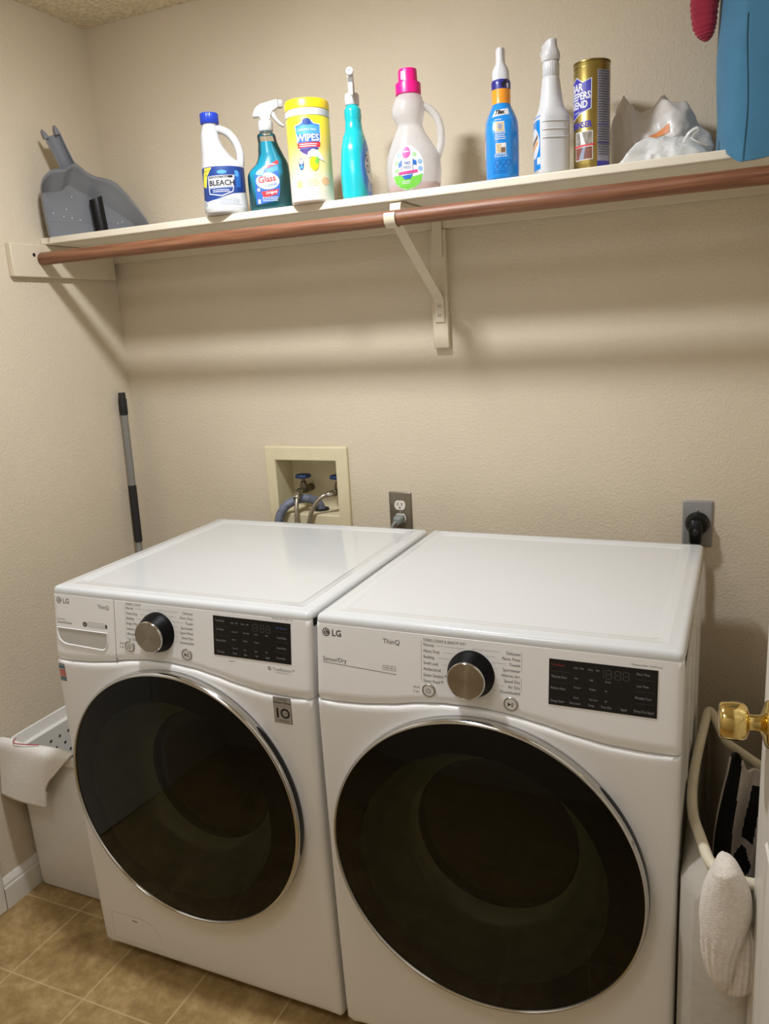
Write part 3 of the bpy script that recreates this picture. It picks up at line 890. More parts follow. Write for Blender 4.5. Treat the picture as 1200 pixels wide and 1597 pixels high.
t = thing('shelf_bracket', 'cream painted shelf bracket with hook holding the wooden rod', 'bracket', (1.095, 0, 1.467))
bm = newbm(); add_box(bm, (-0.022, -0.019, 0.0), (0.022, 0, 0.303))
finish('support_strip', bm, M_cleatpaint, t, bevel=0.0025)
BZ = 1.467
def strip(bm, path, w=0.027, th=0.0032):
    """flat steel strip: path in y,z; width along x"""
    P = [Vector((0, y, z-BZ)) for y, z in path]
    rings = []
    for i, p in enumerate(P):
        tng = (P[min(i+1,len(P)-1)] - P[max(i-1,0)]).normalized()
        nn = Vector((0, -tng.z, tng.y)) * (th/2)
        rings.append([p + nn + Vector((-w/2,0,0)), p + nn + Vector((w/2,0,0)), p - nn + Vector((w/2,0,0)), p - nn + Vector((-w/2,0,0))])
    add_loft(bm, rings)
bm = newbm(); strip(bm, [(-0.0215, 1.535), (-0.0215, 1.56), (-0.0215, 1.587), (-0.026, 1.597), (-0.12, 1.655), (-0.22, 1.718), (-0.272, 1.752), (-0.285, 1.763)])
finish('brace', bm, M_cleatpaint, t, smooth=30, bevel=0.0008)
bm = newbm()
arc = [(RODY + 0.0195*math.cos(math.radians(a)), RODZ + 0.0195*math.sin(math.radians(a))) for a in range(15, -216, -12)]
strip(bm, [(-0.0215, 1.70), (-0.0215, 1.795), (-0.025, 1.8045), (-0.06, 1.807), (-0.282, 1.807), (-0.2895, 1.804), (-0.2925, 1.797), (-0.2930, 1.784)] + arc)
finish('hook_arm', bm, M_cleatpaint, t, smooth=30, bevel=0.0008)
for z in (1.553, 1.575):
    bm = newbm(); add_lathe(bm, [(0.0045,0),(0.0045,-0.001),(0.003,-0.0022),(0.001,-0.0025)], n=18, c=(0, -0.023, z-BZ), axis='Y')
    finish('screw', bm, M_silver, t)

# ------------------------------------------------------------------ bottles on the shelf
M_bw = mat('white_bottle_plastic', '#D0D0D1', rough=0.3, vary=0.01, sub=0.15, coat=0.2)
M_bluecap = mat('royal_blue_cap', '#1F3FB4', rough=0.35, vary=0.04)
M_lblwhite = mat('label_white', '#DCDCDC', rough=0.4, vary=0.01)
M_lblnavy = mat('label_navy', '#1F3F86', rough=0.4, vary=0.03)
M_lblblue = mat('label_blue', '#2B66B8', rough=0.4, vary=0.03)
M_lblsky = mat('label_sky_blue', '#4F9BDB', rough=0.4, vary=0.03)
M_lblyellow = mat('label_yellow', '#F0DE4A', rough=0.4, vary=0.03)
M_lblblack = mat('label_black', '#16181C', rough=0.4, vary=0.03)
M_lblred = mat('label_red', '#D8333C', rough=0.4, vary=0.03)
M_lblgrey = mat('label_grey_text', '#8A93A6', rough=0.5, vary=0.03)
M_lblorange = mat('label_orange', '#F09A28', rough=0.4, vary=0.03)
M_lblgreen = mat('label_green', '#74C44A', rough=0.4, vary=0.04)
M_lblpink = mat('label_pink', '#E2408C', rough=0.4, vary=0.03)
M_lblpurple = mat('label_purple', '#4B2F7A', rough=0.4, vary=0.03)

def textlines(d, x0, x1, z, n, dz, h, m, layer=2, jag=0.25):
    """rows of tiny print too small to read"""
    for k in range(n):
        w = (x1-x0) * (1 - jag*random.random())
        x = x0
        while x < x0 + w:
            l = 0.0015 + 0.003*random.random()
            d.rect(x, min(x+l, x0+w), z-k*dz, z-k*dz+h, m, layer); x += l + 0.0009

def collar(parent, x, z0, z1, r, m, ribs=36, name='collar'):
    bm = newbm()
    n = ribs*4
    rings = []
    for f, zz in ((0.9, z0), (1.0, z0+0.0015), (1.0, z0+(z1-z0)*0.8), (0.9, z1-0.001), (0.7, z1)):
        rings.append([(x + (r*f + (0.0005 if (k//2) % 2 else 0))*math.cos(2*PI*k/n), (r*f + (0.0005 if (k//2) % 2 else 0))*math.sin(2*PI*k/n), zz) for k in range(n)])
    add_loft(bm, rings)
    return finish(name, bm, m, parent, smooth=50)

def prof_solid(name, poly, w, m, parent, off=(0,0,0), bevel=0.0025, widths=None):
    """sprayer part: side profile in x,z swept across y"""
    bm = newbm()
    hw = w/2
    add_prism(bm, [(x+off[0], z+off[2]) for x, z in poly], off[1]-hw, off[1]+hw)
    return finish(name, bm, m, parent, smooth=45, bevel=bevel, segs=3)

def sprayer(t, x, z, m, nozzle_m, w=0.019, s=1.0, trig=True):
    head = [(-0.029,0.006),(-0.029,0.012),(-0.022,0.026),(-0.010,0.034),(0.010,0.039),(0.030,0.044),(0.032,0.026),(0.018,0.018),(0.012,0.008),(0.012,0.0),(-0.012,0.0),(-0.014,0.007)]
    h = prof_solid('sprayer_head', [(x+a*s, z+b*s) for a, b in head], w, m, t)
    bm = newbm(); add_lathe(bm, [(0.0095,0),(0.0105,0.001),(0.0105,0.008),(0.009,0.0105),(0.004,0.0105),(0.0035,0.009),(0.001,0.009)], n=8, c=(x+0.0315*s, 0, z+0.034*s), axis='X')
    finish('nozzle', bm, nozzle_m, h, smooth=30)
    if trig:
        tr = [(0.012,0.018),(0.020,0.018),(0.026,0.004),(0.036,-0.007),(0.043,-0.013),(0.0395,-0.016),(0.030,-0.010),(0.020,0.0),(0.013,0.010)]
        prof_solid('trigger', [(x+a*s, z+b*s) for a, b in tr], w*0.72, m, h, bevel=0.0018)
    return h

def face_camera(x, y):
    return math.atan2(1.84 - x, y + 2.084)   # turns local -y towards where the viewer stands

# --- bleach bottle
px, py = 0.617, -0.260
t = thing('bleach_bottle', 'white bleach bottle with blue cap and looped handle, leftmost of the shelf bottles', 'bottle', (px, py, SZ), face_camera(px, py))
B = Bottle([(0,0,.046,.044,2.2),(0.004,0,.052,.05,2.2),(0.012,0,.0545,.052,2.2),(0.03,0,.0545,.052,2.2),(0.06,0,.0535,.052,2.2),(0.10,0,.0535,.052,2.2),(0.115,-.001,.052,.051,2.2),(0.139,-.0125,.0375,.044,2.1),(0.165,-.0215,.0275,.036,2),(0.19,-.0245,.0225,.028,2),(0.206,-.024,.019,.021,2),(0.216,-.0225,.0175,.0175,2),(0.222,-.022,.0175,.0175,2)])
bm = newbm(); B.mesh(bm); finish('body', bm, M_bw, t, smooth=60)
bm = newbm(); add_tube(bm, catmull([(-.012,0,.205),(.003,0,.2035),(.022,0,.194),(.037,0,.1755),(.045,0,.154),(.0465,0,.1345),(.042,0,.108)], 8), 0.0098, 16, flat=1.15)
finish('handle', bm, M_bw, t, smooth=60)
bm = newbm()
n = 96
add_loft(bm, [[(-.022 + (r + (0.0006 if (k//2)%2 else 0))*math.cos(2*PI*k/n), (r + (0.0006 if (k//2)%2 else 0))*math.sin(2*PI*k/n), z) for k in range(n)] for r, z in ((.0205,.216),(.0222,.2175),(.0222,.238),(.021,.2405),(.012,.2412))])
finish('cap', bm, M_bluecap, t, smooth=50)
d = Decal(0.005)
d.rect(-.066, .066, .014, .110, M_lblwhite, 1)
d.poly([(-.066,.036),(-.05,.03),(-.02,.034),(.02,.046),(.066,.052),(.066,.110),(-.066,.110)], M_lblnavy, 2)
d.poly([(.03,.06),(.044,.062),(.044,.095),(.03,.10)], M_lblblue, 3)
d.poly([(-.066,.068),(-.052,.108),(-.028,.108),(-.044,.088),(-.050,.062)], M_lblyellow, 3)
d.text('NOW', -.0535, .098, .0085, M_lblblack, 4); d.text('30', -.0515, .089, .0085, M_lblblack, 4)
d.poly([(-.0415,.061),(.0235,.0635),(.0265,.0895),(-.0405,.088)], M_lblwhite, 4)
d.poly([(-.0385,.0815),(.0215,.083),(.022,.0885),(-.038,.087)], M_lblblack, 5)
d.text('DISINFECTING', -.036, .0818, .0072, M_lblwhite, 6)
d.text('BLEACH', -.0385, .0655, .0175, M_lblblack, 5, 'LEFT', .0006)
d.poly([(-.0415,.060),(.0235,.0625),(.02,.05),(-.008,.04),(-.04,.046)], M_lblwhite, 4); d.poly([(-.039,.0588),(.0215,.061),(.018,.0515),(-.008,.0425),(-.038,.048)], M_lblnavy, 5)
textlines(d, -.03, .014, .054, 2, .004, .0018, M_lblwhite, 6)
d.ell(-.004, .0965, .012, .0045, M_lblsky, 4, 20)
d.rect(.028,.038,.086,.1, M_lblsky, 4)
textlines(d, -.015, .04, .034, 5, .0036, .0017, M_lblgrey, 3); textlines(d, -.06, -.05, .028, 3, .004, .002, M_lblgrey, 3)
d.done('label', B.mapper(-PI/2, .06), t)

# --- glass cleaner
px, py = 0.731, -0.235
t = thing('glass_cleaner', 'clear spray bottle of blue-green glass cleaner with white trigger head', 'spray bottle', (px, py, SZ), face_camera(px, py))
def clear_plastic(name, hexc, k):
    m = bpy.data.materials.new(name); m.use_nodes = True
    nt = m.node_tree; nt.nodes.clear(); L = nt.links.new
    out = nt.nodes.new('ShaderNodeOutputMaterial'); tr = nt.nodes.new('ShaderNodeBsdfTransparent')
    n = nt.nodes.new('ShaderNodeTexNoise'); n.inputs['Scale'].default_value = 8
    r = nt.nodes.new('ShaderNodeValToRGB'); c = lin(hexc)
    r.color_ramp.elements[0].color = c; r.color_ramp.elements[1].color = tuple(min(1, v*1.04) for v in c[:3]) + (1,)
    L(n.outputs['Fac'], r.inputs['Fac']); L(r.outputs['Color'], tr.inputs['Color'])
    gl = nt.nodes.new('ShaderNodeBsdfGlossy'); gl.inputs['Roughness'].default_value = 0.08
    fr = nt.nodes.new('ShaderNodeFresnel'); fr.inputs['IOR'].default_value = 1.45
    df = nt.nodes.new('ShaderNodeBsdfTranslucent'); df.inputs['Color'].default_value = c
    m1 = nt.nodes.new('ShaderNodeMixShader'); m1.inputs[0].default_value = k
    m2 = nt.nodes.new('ShaderNodeMixShader')
    L(tr.outputs[0], m1.inputs[1]); L(df.outputs[0], m1.inputs[2])
    L(fr.outputs[0], m2.inputs[0]); L(m1.outputs[0], m2.inputs[1]); L(gl.outputs[0], m2.inputs[2]); L(m2.outputs[0], out.inputs['Surface'])
    return m
M_clear = clear_plastic('clear_plastic', '#F2F0EA', 0.05)
M_glassliq = mat('blue_green_liquid', '#14A0C2', rough=0.25, vary=0.05, scale=12, sub=0.25, coat=0.6)
B = Bottle([(0,.003,.044,.022,2.4),(.004,.003,.050,.027,2.6),(.012,.003,.0525,.029,2.8),(.05,.003,.053,.030,2.8),(.086,.003,.0525,.029,2.6),(.100,.0065,.0475,.027,2.4),(.112,.0125,.040,.025,2.2),(.129,.0125,.0325,.023,2),(.145,.0095,.028,.022,2),(.161,.0068,.0238,.0215,2),(.176,.0045,.0228,.021,2),(.181,.0045,.021,.0195,2),(.184,.0048,.0155,.0155,2),(.190,.0048,.015,.015,2)])
bm = newbm(); B.mesh(bm); finish('body', bm, M_clear, t, smooth=60)
bm = newbm(); B.mesh(bm, z0=.002, z1=.162, grow=-.0012); finish('liquid', bm, M_glassliq, t, smooth=60)
collar(t, .0048, .187, .2135, .0172, M_bw, 28)
h = sprayer(t, .006, .2135, M_bw, M_bw, .02, 1.06)
d = Decal(0.005)
d.poly([(-.036,.014),(.012,.022),(.022,.034),(.0255,.058),(.0255,.112),(-.016,.100),(-.036,.084)], M_lblblue, 1)
d.poly([(-.010,.098),(.0255,.109),(.0255,.118),(-.010,.107)], M_lblred, 2)
textlines(d, -.006, .02, .1065, 1, .004, .002, M_lblwhite, 4)
d.poly([(-.008,.083),(.0245,.093),(.0245,.107),(-.008,.096)], M_lblsky, 2)
d.ell(-.004, .069, .029, .0195, M_lblwhite, 3, 36)
d.text('Glass', -.0265, .064, .021, M_lblred, 4, 'LEFT', .0006, 0.98, 0, .12)
d.text('CLEANER', -.012, .055, .0075, M_lblblue, 4, 'LEFT', .0002, 1, 0, .12)
d.ell(-.0235, .089, .0105, .0092, M_lblblue, 4, 24); d.ell(-.0235, .089, .0095, .0082, M_lblsky, 5, 24); d.text('Great', -.0235, .089, .0062, M_lblwhite, 6, 'CENTER'); d.text('Value', -.0235, .084, .0062, M_lblwhite, 6, 'CENTER')
d.poly([(-.016,.03),(.016,.037),(.022,.05),(.006,.048),(-.022,.044)], M_lblred, 3); d.text('Original', -.010, .0375, .0085, M_lblwhite, 4, 'LEFT', .0002, 1, 0, .15)
d.ell(-.0275, .049, .0055, .006, M_lblnavy, 3, 20); d.ell(-.0275, .049, .004, .0045, M_lblwhite, 4, 20)
d.rect(-.031,-.025,.017,.027, M_lblwhite, 3); textlines(d, -.02, .02, .03, 3, .0038, .0016, M_lblwhite, 3)
d.done('label', B.mapper(-PI/2, .06), t)

# --- wipes canister
px, py = 0.871, -0.266
t = thing('wipes_canister', 'yellow and white canister of lemon wipes on the shelf edge', 'canister', (px, py, SZ), face_camera(px, py))
def vertical_blend(name, stops, noise_amt=0.25, rough=0.38):
    m = mat(name, '#FFFFFF', rough=rough, vary=0, coat=0.2); nt = m.node_tree; b = nt.nodes['Principled BSDF']; L = nt.links.new
    tc = nt.nodes['Texture Coordinate']; sx = nt.nodes.new('ShaderNodeSeparateXYZ'); L(tc.outputs['Object'], sx.inputs[0])
    n = nt.nodes.new('ShaderNodeTexNoise'); n.inputs['Scale'].default_value = 14; L(tc.outputs['Object'], n.inputs['Vector'])
    a = nt.nodes.new('ShaderNodeMath'); a.operation = 'MULTIPLY_ADD'; a.inputs[1].default_value = noise_amt*0.2; L(n.outputs['Fac'], a.inputs[0]); L(sx.outputs['Z'], a.inputs[2])
    mr = nt.nodes.new('ShaderNodeMapRange'); mr.inputs['From Max'].default_value = 0.25; L(a.outputs[0], mr.inputs['Value'])
    r = nt.nodes.new('ShaderNodeValToRGB'); e = r.color_ramp.elements
    e[0].position = stops[0][0]/.25; e[0].color = lin(stops[0][1]); e[1].position = stops[-1][0]/.25; e[1].color = lin(stops[-1][1])
    for z, c in stops[1:-1]:
        k = e.new(z/.25); k.color = lin(c)
    L(mr.outputs[0], r.inputs['Fac']); L(r.outputs['Color'], b.inputs['Base Color'])
    return m
M_wipes = vertical_blend('lemon_wipes_sleeve', [(0.02,'#F2EFEA'),(0.06,'#F1E9D2'),(0.10,'#F1DE9C'),(0.145,'#EFC765'),(0.175,'#EFCB42'),(0.20,'#E9D32A')])
M_yellow = mat('yellow_lid', '#F4CE22', rough=0.35, vary=0.03)
r = .0515
bm = newbm(); add_lathe(bm, [(.047,0),(r-.001,.002),(r,.005),(r,.187),(r-.0015,.189)], n=64); finish('canister_body', bm, M_wipes, t, smooth=50)
bm = newbm(); add_lathe(bm, [(r-.002,.187),(r+.0008,.189),(r+.0008,.203),(r-.001,.2045)], n=64); finish('lid_ring', bm, M_bw, t, smooth=50)
bm = newbm(); add_lathe(bm, [(r-.001,.2035),(r+.0012,.205),(r+.0012,.221),(r-.001,.2255),(r-.006,.2265),(.03,.2265),(.028,.225)], n=64); finish('lid', bm, M_yellow, t, smooth=50)
B = Bottle([(0,0,r,r,2),(.19,0,r,r,2)], 2)
d = Decal(0.004)
sh = [(-.031,.150),(-.034,.167),(-.019,.171),(-.010,.178),(0.006,.178),(.014,.171),(.029,.169),(.0285,.140),(.024,.118),(.012,.104),(-.002,.096),(-.016,.104),(-.028,.118)]
d.poly(sh, M_lblwhite, 1); d.poly(inset(sh, .07), M_lblblue, 2)
d.poly([(-.030,.146),(.0265,.148),(.027,.165),(.012,.167),(-.016,.167),(-.031,.163)], M_lblsky, 3)
d.ell(-.003, .174, .010, .0075, M_lblnavy, 4, 20)
d.text('DISINFECTING', -.003, .1545, .0066, M_lblwhite, 5, 'CENTER')
d.text('WIPES', -.003, .1325, .0205, M_lblwhite, 5, 'CENTER', .0006, 0.95)
d.poly([(-.0275,.117),(.025,.119),(.0265,.130),(-.029,.129)], M_lblred, 4); textlines(d, -.023, .02, .1245, 2, .0042, .002, M_lblwhite, 5)
d.poly([(-.0255,.1145),(.0225,.1165),(.010,.106),(-.002,.1005),(-.015,.106)], M_lblpurple, 4)
d.poly([(-.008,.094),(-.004,.108),(.006,.115),(.02,.112),(.030,.098),(.034,.088),(.018,.094),(.004,.098)], M_lblwhite, 6)
d.ell(.0085, .083, .0105, .0155, M_yellow, 6, 24); d.poly([(.010,.088),(.016,.099),(.020,.094),(.019,.084),(.014,.081)], M_lblgreen, 7)
d.ell(-.022, .083, .0065, .013, M_lblnavy, 3, 24); d.ell(-.022, .088, .0045, .006, M_lblwhite, 4, 20); d.ell(-.022, .077, .004, .004, M_lblsky, 4, 20)
M_peach = mat('label_peach', '#EDB98A', rough=0.5, vary=0.04)
d.ell(.036, .045, .012, .009, M_peach, 2, 24); d.ell(-.03, .04, .009, .009, M_peach, 2, 24); textlines(d, -.012, .02, .048, 4, .0045, .002, M_peach, 2)
d.done('label', B.mapper(-PI/2, .1), t)

# --- turquoise spray bottle, seen on its narrow side
px, py = 0.972, -0.228
t = thing('cleaner_spray', 'turquoise spray bottle turned edge-on, nozzle towards the room, right of the yellow canister', 'spray bottle', (px, py, SZ), math.radians(-80))
M_teal = mat('turquoise_cleaner', '#12B5BE', rough=0.2, vary=0.05, scale=14, sub=0.2, coat=0.6)
M_teallabel = mat('turquoise_label', '#3C7FC8', rough=0.3, vary=0.12, scale=30)
B = Bottle([(0,0,.043,.026,2.6),(.004,0,.047,.030,2.8),(.012,0,.048,.032,2.8),(.057,0,.048,.033,2.8),(.114,0,.044,.0295,2.6),(.143,0,.034,.0255,2.2),(.156,0,.025,.0215,2),(.168,0,.0215,.0200,2),(.177,0,.0205,.0192,2),(.186,0,.0212,.0200,2),(.203,0,.0205,.0195,2),(.209,0,.016,.0155,2),(.214,0,.0145,.0145,2)])
bm = newbm(); B.mesh(bm); finish('body', bm, M_teal, t, smooth=60)
collar(t, 0, .2115, .238, .0165, M_bw, 24)
h = prof_solid('sprayer_head', [(x, .236+z) for x, z in [(-.026,.004),(-.028,.016),(-.018,.034),(0,.042),(.026,.048),(.034,.046),(.036,.028),(.020,.020),(.013,.008),(.012,0),(-.012,0)]], .0145, M_bw, t)
bm = newbm(); add_lathe(bm, [(.0085,0),(.0092,.001),(.0092,.009),(.008,.0105),(.0035,.0105),(.003,.009),(.001,.009)], n=8, c=(.0355,0,.2745), axis='X'); finish('nozzle', bm, M_bw, h, smooth=30)
h.rotation_euler = (0, 0, math.radians(13))
prof_solid('trigger', [(x, .236+z) for x, z in [(.014,.021),(.023,.022),(.032,.008),(.037,-.008),(.034,-.012),(.026,.0),(.016,.012)]], .010, M_bw, h, bevel=.0018)
d = Decal(0.004)
d.ell(0, .070, .044, .066, M_lblsky, 1, 40); d.ell(.002, .068, .041, .060, M_teallabel, 2, 40); d.ell(.006, .075, .034, .036, M_lblwhite, 3, 36)
d.text('G', -.024, .084, .024, M_lblnavy, 4, 'LEFT', .0008); d.ring(-.014, .068, .006, .0095, M_lblnavy, 4, 24)
textlines(d, -.02, .02, .036, 5, .004, .0018, M_lblwhite, 4)
d.done('label', B.mapper(PI/2, .06), t)

# --- translucent detergent jug with pink cap
px, py = 1.121, -0.232
t = thing('detergent_jug', 'nearly empty translucent white detergent jug with bright pink cap and side handle', 'jug', (px, py, SZ), face_camera(px, py))
M_jug = bpy.data.materials.new('translucent_white_plastic'); M_jug.use_nodes = True
nt = M_jug.node_tree; b = nt.nodes['Principled BSDF']
b.inputs['Base Color'].default_value = lin('#E6E4E2'); b.inputs['Roughness'].default_value = 0.22; b.inputs['Coat Weight'].default_value = 0.15
tl = nt.nodes.new('ShaderNodeBsdfTranslucent'); tl.inputs['Color'].default_value = lin('#EEECEA')
trn = nt.nodes.new('ShaderNodeBsdfTransparent'); nz = nt.nodes.new('ShaderNodeTexNoise'); nz.inputs['Scale'].default_value = 12
m1 = nt.nodes.new('ShaderNodeMixShader'); m1.inputs[0].default_value = 0.45
m2 = nt.nodes.new('ShaderNodeMixShader')
mr = nt.nodes.new('ShaderNodeMapRange'); mr.inputs['To Min'].default_value = 0.26; mr.inputs['To Max'].default_value = 0.34; nt.links.new(nz.outputs['Fac'], mr.inputs['Value'])
nt.links.new(mr.outputs[0], m2.inputs[0])
nt.links.new(b.outputs[0], m1.inputs[1]); nt.links.new(tl.outputs[0], m1.inputs[2])
nt.links.new(m1.outputs[0], m2.inputs[1]); nt.links.new(trn.outputs[0], m2.inputs[2])
nt.links.new(m2.outputs[0], nt.nodes['Material Output'].inputs['Surface'])
M_pinkliq = mat('pink_detergent', '#B4685C', rough=0.3, vary=0.05)
B = Bottle([(0,0,.05,.034,2.4),(.004,0,.057,.040,2.5),(.014,0,.0605,.043,2.5),(.035,.0005,.0625,.045,2.4),(.053,.0005,.063,.045,2.3),(.08,.001,.0600,.043,2.2),(.098,-.001,.0520,.040,2.1),(.112,-.0025,.0450,.036,2),(.130,-.004,.0350,.031,2),(.144,-.004,.0295,.0275,2),(.155,-.0055,.0320,.030,2),(.166,-.007,.0362,.033,2),(.178,-.007,.0368,.0335,2),(.192,-.0055,.0345,.032,2),(.205,-.004,.0300,.0285,2),(.213,-.004,.0240,.0235,2)])
bm = newbm(); B.mesh(bm); finish('body', bm, M_jug, t, smooth=60)
bm = newbm(); B.mesh(bm, z0=.003, z1=.020, grow=-.0016); finish('liquid', bm, M_pinkliq, t, smooth=60)
bm = newbm(); add_tube(bm, catmull([(.020,0,.190),(.030,0,.1865),(.046,0,.176),(.0595,0,.157),(.066,0,.133),(.0655,0,.108),(.0585,0,.083),(.050,0,.070)], 8), [0.0085]*57, 16, flat=1.2)
finish('handle', bm, M_jug, t, smooth=60)
M_pink = mat('hot_pink_cap', '#E6177E', rough=0.35, vary=0.03)
bm = newbm(); add_lathe(bm, [(.0275,.2105),(.0288,.2115),(.0288,.2325),(.0282,.2345),(.0222,.236),(.0218,.238),(.0212,.260),(.0200,.2635),(.016,.2645)], n=56, c=(-.0045,0,0)); cap = finish('cap', bm, M_pink, t, smooth=40)
Bc = Bottle([(.2365,-.0045,.0218,.0218,2),(.262,-.0045,.0210,.0210,2)], 2)
d = Decal(.003); d.rect(-.017,-.008,.240,.257, M_lblwhite, 1); textlines(d, -.016,-.009,.253,4,.0035,.0016, M_lblpink, 2); d.done('cap_sticker', Bc.mapper(-PI/2,.25), cap)
d = Decal(.004); c0 = -.0145
d.ell(c0, .051, .0375, .0475, M_lblwhite, 1, 44)
d.poly([(c0-.034,.034),(c0-.018,.036),(c0,.030),(c0+.016,.032),(c0+.034,.036),(c0+.028,.019),(c0+.016,.0085),(c0,.0045),(c0-.016,.0085),(c0-.028,.019)][::-1], M_lblgreen, 2)
d.ell(c0-.004, .083, .0105, .0125, M_lblpink, 2, 28); textlines(d, c0-.011, c0+.004, .0835, 1, .004, .0026, M_lblwhite, 3, .05)
d.poly([(c0-.014,.068),(c0+.013,.068),(c0+.013,.037),(c0-.014,.037)], M_lblnavy, 2); d.poly([(c0-.0128,.0675),(c0+.0118,.0675),(c0+.0118,.038),(c0-.0128,.038)], M_lblwhite, 3)
d.poly([(c0-.014,.068),(c0-.021,.060),(c0-.020,.051),(c0-.0135,.055)], M_lblblue, 4); d.poly([(c0+.013,.068),(c0+.021,.064),(c0+.021,.055),(c0+.0125,.056)], M_lblblue, 4)
d.text('NO', c0-.0005, .0575, .0085, M_lblnavy, 5, 'CENTER', .0003); d.text('MESS', c0-.0005, .0485, .0085, M_lblgrey, 5, 'CENTER', .0003)
d.poly([(c0-.020,.036),(c0+.022,.040),(c0+.022,.0455),(c0-.020,.0415)], M_lblpink, 5); d.poly([(c0-.013,.034),(c0+.012,.036),(c0+.007,.027),(c0-.006,.026)], M_lblblue, 4)
for x, z, m in ((c0+.017,.078,M_lblgreen),(c0+.029,.062,M_lblsky),(c0+.029,.047,M_lblsky),(c0-.025,.062,M_lblgreen),(c0-.024,.045,M_lblgreen),(c0-.021,.078,M_lblsky)):
    d.ring(x, z, .0028, .0048, m, 2, 14); d.rect(x-.002, x+.002, z-.0008, z+.0008, m, 2)
textlines(d, c0-.012, c0+.012, .021, 2, .004, .0018, M_lblwhite, 3)
d.done('label', B.mapper(-PI/2, .055), t)

# --- bright blue spray bottle seen from its back
px, py = 1.332, -0.232
t = thing('bathroom_spray', 'bright blue sleeved spray bottle with orange and navy neck, white head facing away', 'spray bottle', (px, py, SZ), math.radians(105))
M_sleeve = mat('bright_blue_sleeve', '#1585D8', rough=0.25, vary=0.05, scale=12, coat=0.4)
M_navy = mat('navy_sleeve', '#2A2C80', rough=0.3, vary=0.04)
M_orange = mat('orange_sleeve', '#F49B2B', rough=0.3, vary=0.04)
B = Bottle([(0,0,.044,.030,2.6),(.004,0,.048,.034,2.8),(.012,0,.049,.036,2.8),(.051,0,.049,.0365,2.7),(.10,0,.047,.0365,2.6),(.121,0,.042,.0350,2.4),(.132,0,.036,.0315,2.2),(.145,0,.029,.0255,2.1),(.158,0,.023,.0200,2),(.170,0,.0215,.0198,2),(.186,0,.0212,.0200,2),(.200,0,.0208,.0205,2),(.206,0,.019,.0190,2)])
bm = newbm(); B.mesh(bm, z0=0, z1=.158); finish('body', bm, M_sleeve, t, smooth=60)
bm = newbm(); B.mesh(bm, z0=.1578, z1=.1872, grow=.0002); finish('neck_band', bm, M_orange, t, smooth=60)
bm = newbm(); B.mesh(bm, z0=.187, z1=.206, grow=.0004); finish('top_band', bm, M_navy, t, smooth=60)
bm = newbm()
for_rings = []
for z, rx, ry, cx in ((.2055,.0185,.0185,0),(.212,.019,.0188,0),(.220,.0195,.0186,.001),(.227,.020,.0172,.002),(.233,.021,.0140,.003),(.238,.023,.0112,.005),(.243,.025,.0104,.007),(.254,.028,.0102,.009),(.264,.030,.0104,.010),(.2665,.030,.0102,.010),(.268,.028,.009,.010)):
    for_rings.append([(cx + rx*math.copysign(abs(math.cos(a))**.8, math.cos(a)), ry*math.copysign(abs(math.sin(a))**.8, math.sin(a)), z) for a in [2*PI*k/40 for k in range(40)]])
add_loft(bm, for_rings); h = finish('sprayer_head', bm, M_bw, t, smooth=50)
bm = newbm(); add_lathe(bm, [(.008,0),(.009,.001),(.009,.009),(.004,.0095)], n=8, c=(.050,0,.258), axis='X'); finish('nozzle', bm, M_orange, h, smooth=30)
prof_solid('trigger', [(.020,.236),(.028,.238),(.038,.222),(.045,.206),(.041,.203),(.032,.216),(.022,.226)], .011, M_bw, h, bevel=.0018)
d = Decal(0.004)
d.poly([(-.023,.128),(.020,.132),(.022,.146),(.010,.144),(-.020,.143)], M_lblwhite, 1); d.text('Tilex', -.019, .1325, .0135, M_lblblack, 2, 'LEFT', .0007, 1.0, .25, .05)
d.done('logo_label', B.mapper(PI, .12), t)
d = Decal(0.004)
textlines(d, -.016, .006, .1205, 1, .004, .002, M_lblwhite, 1)
M_photo = mat('label_picture_tan', '#C9B28A', rough=.5, vary=.2, scale=200)
M_photo2 = mat('label_picture_brown', '#7A5A44', rough=.5, vary=.2, scale=200)
d.rect(-.0145,.0065,.0955,.117, M_lblwhite, 1); d.rect(-.013,.005,.097,.1155, M_photo, 2); d.ell(-.004,.1065,.005,.006,M_lblgrey,3,14)
textlines(d, -.015, .010, .0925, 4, .004, .0018, M_lblwhite, 1)
d.rect(-.0135,.0085,.0525,.073, M_lblwhite, 1); d.rect(-.012,-.002,.054,.0715, M_photo, 2); d.rect(-.002,.007,.054,.064, M_photo2, 2); d.rect(-.002,.007,.064,.0715, M_lblwhite, 2)
textlines(d, -.016, .012, .0495, 2, .004, .0018, M_lblwhite, 1)
M_dkblue = mat('sleeve_print_blue', '#0E5FB0', rough=.3, vary=.03)
for x in (-.010, .002, .013):
    d.ring(x, .034, .0048, .006, M_dkblue, 1, 6); d.ring(x-.006, .0265, .0048, .006, M_dkblue, 1, 6)
textlines(d, -.02, .016, .0165, 2, .004, .0018, M_dkblue, 1)
d.done('label', B.mapper(PI, .08), t)
d = Decal(0.004)
d.poly([(.004,.188),(.018,.206),(.012,.206),(.000,.196)], M_lblblack, 3); d.poly([(.013,.188),(.018,.188),(.018,.205),(.010,.205)], M_lblwhite, 2)
d.done('neck_label', B.mapper(PI, .197), t, gap=.0003)
d = Decal(0.004); d.ell(.0, .072, .022, .034, M_lblwhite, 1, 30); d.poly([(-.018,.06),(.0,.07),(.018,.085),(.018,.095),(-.018,.072)], M_lblred, 2); d.poly([(-.018,.05),(.018,.07),(.018,.077),(-.018,.058)], M_lblpink, 2)
d.done('front_label', B.mapper(PI/2, .08), t)

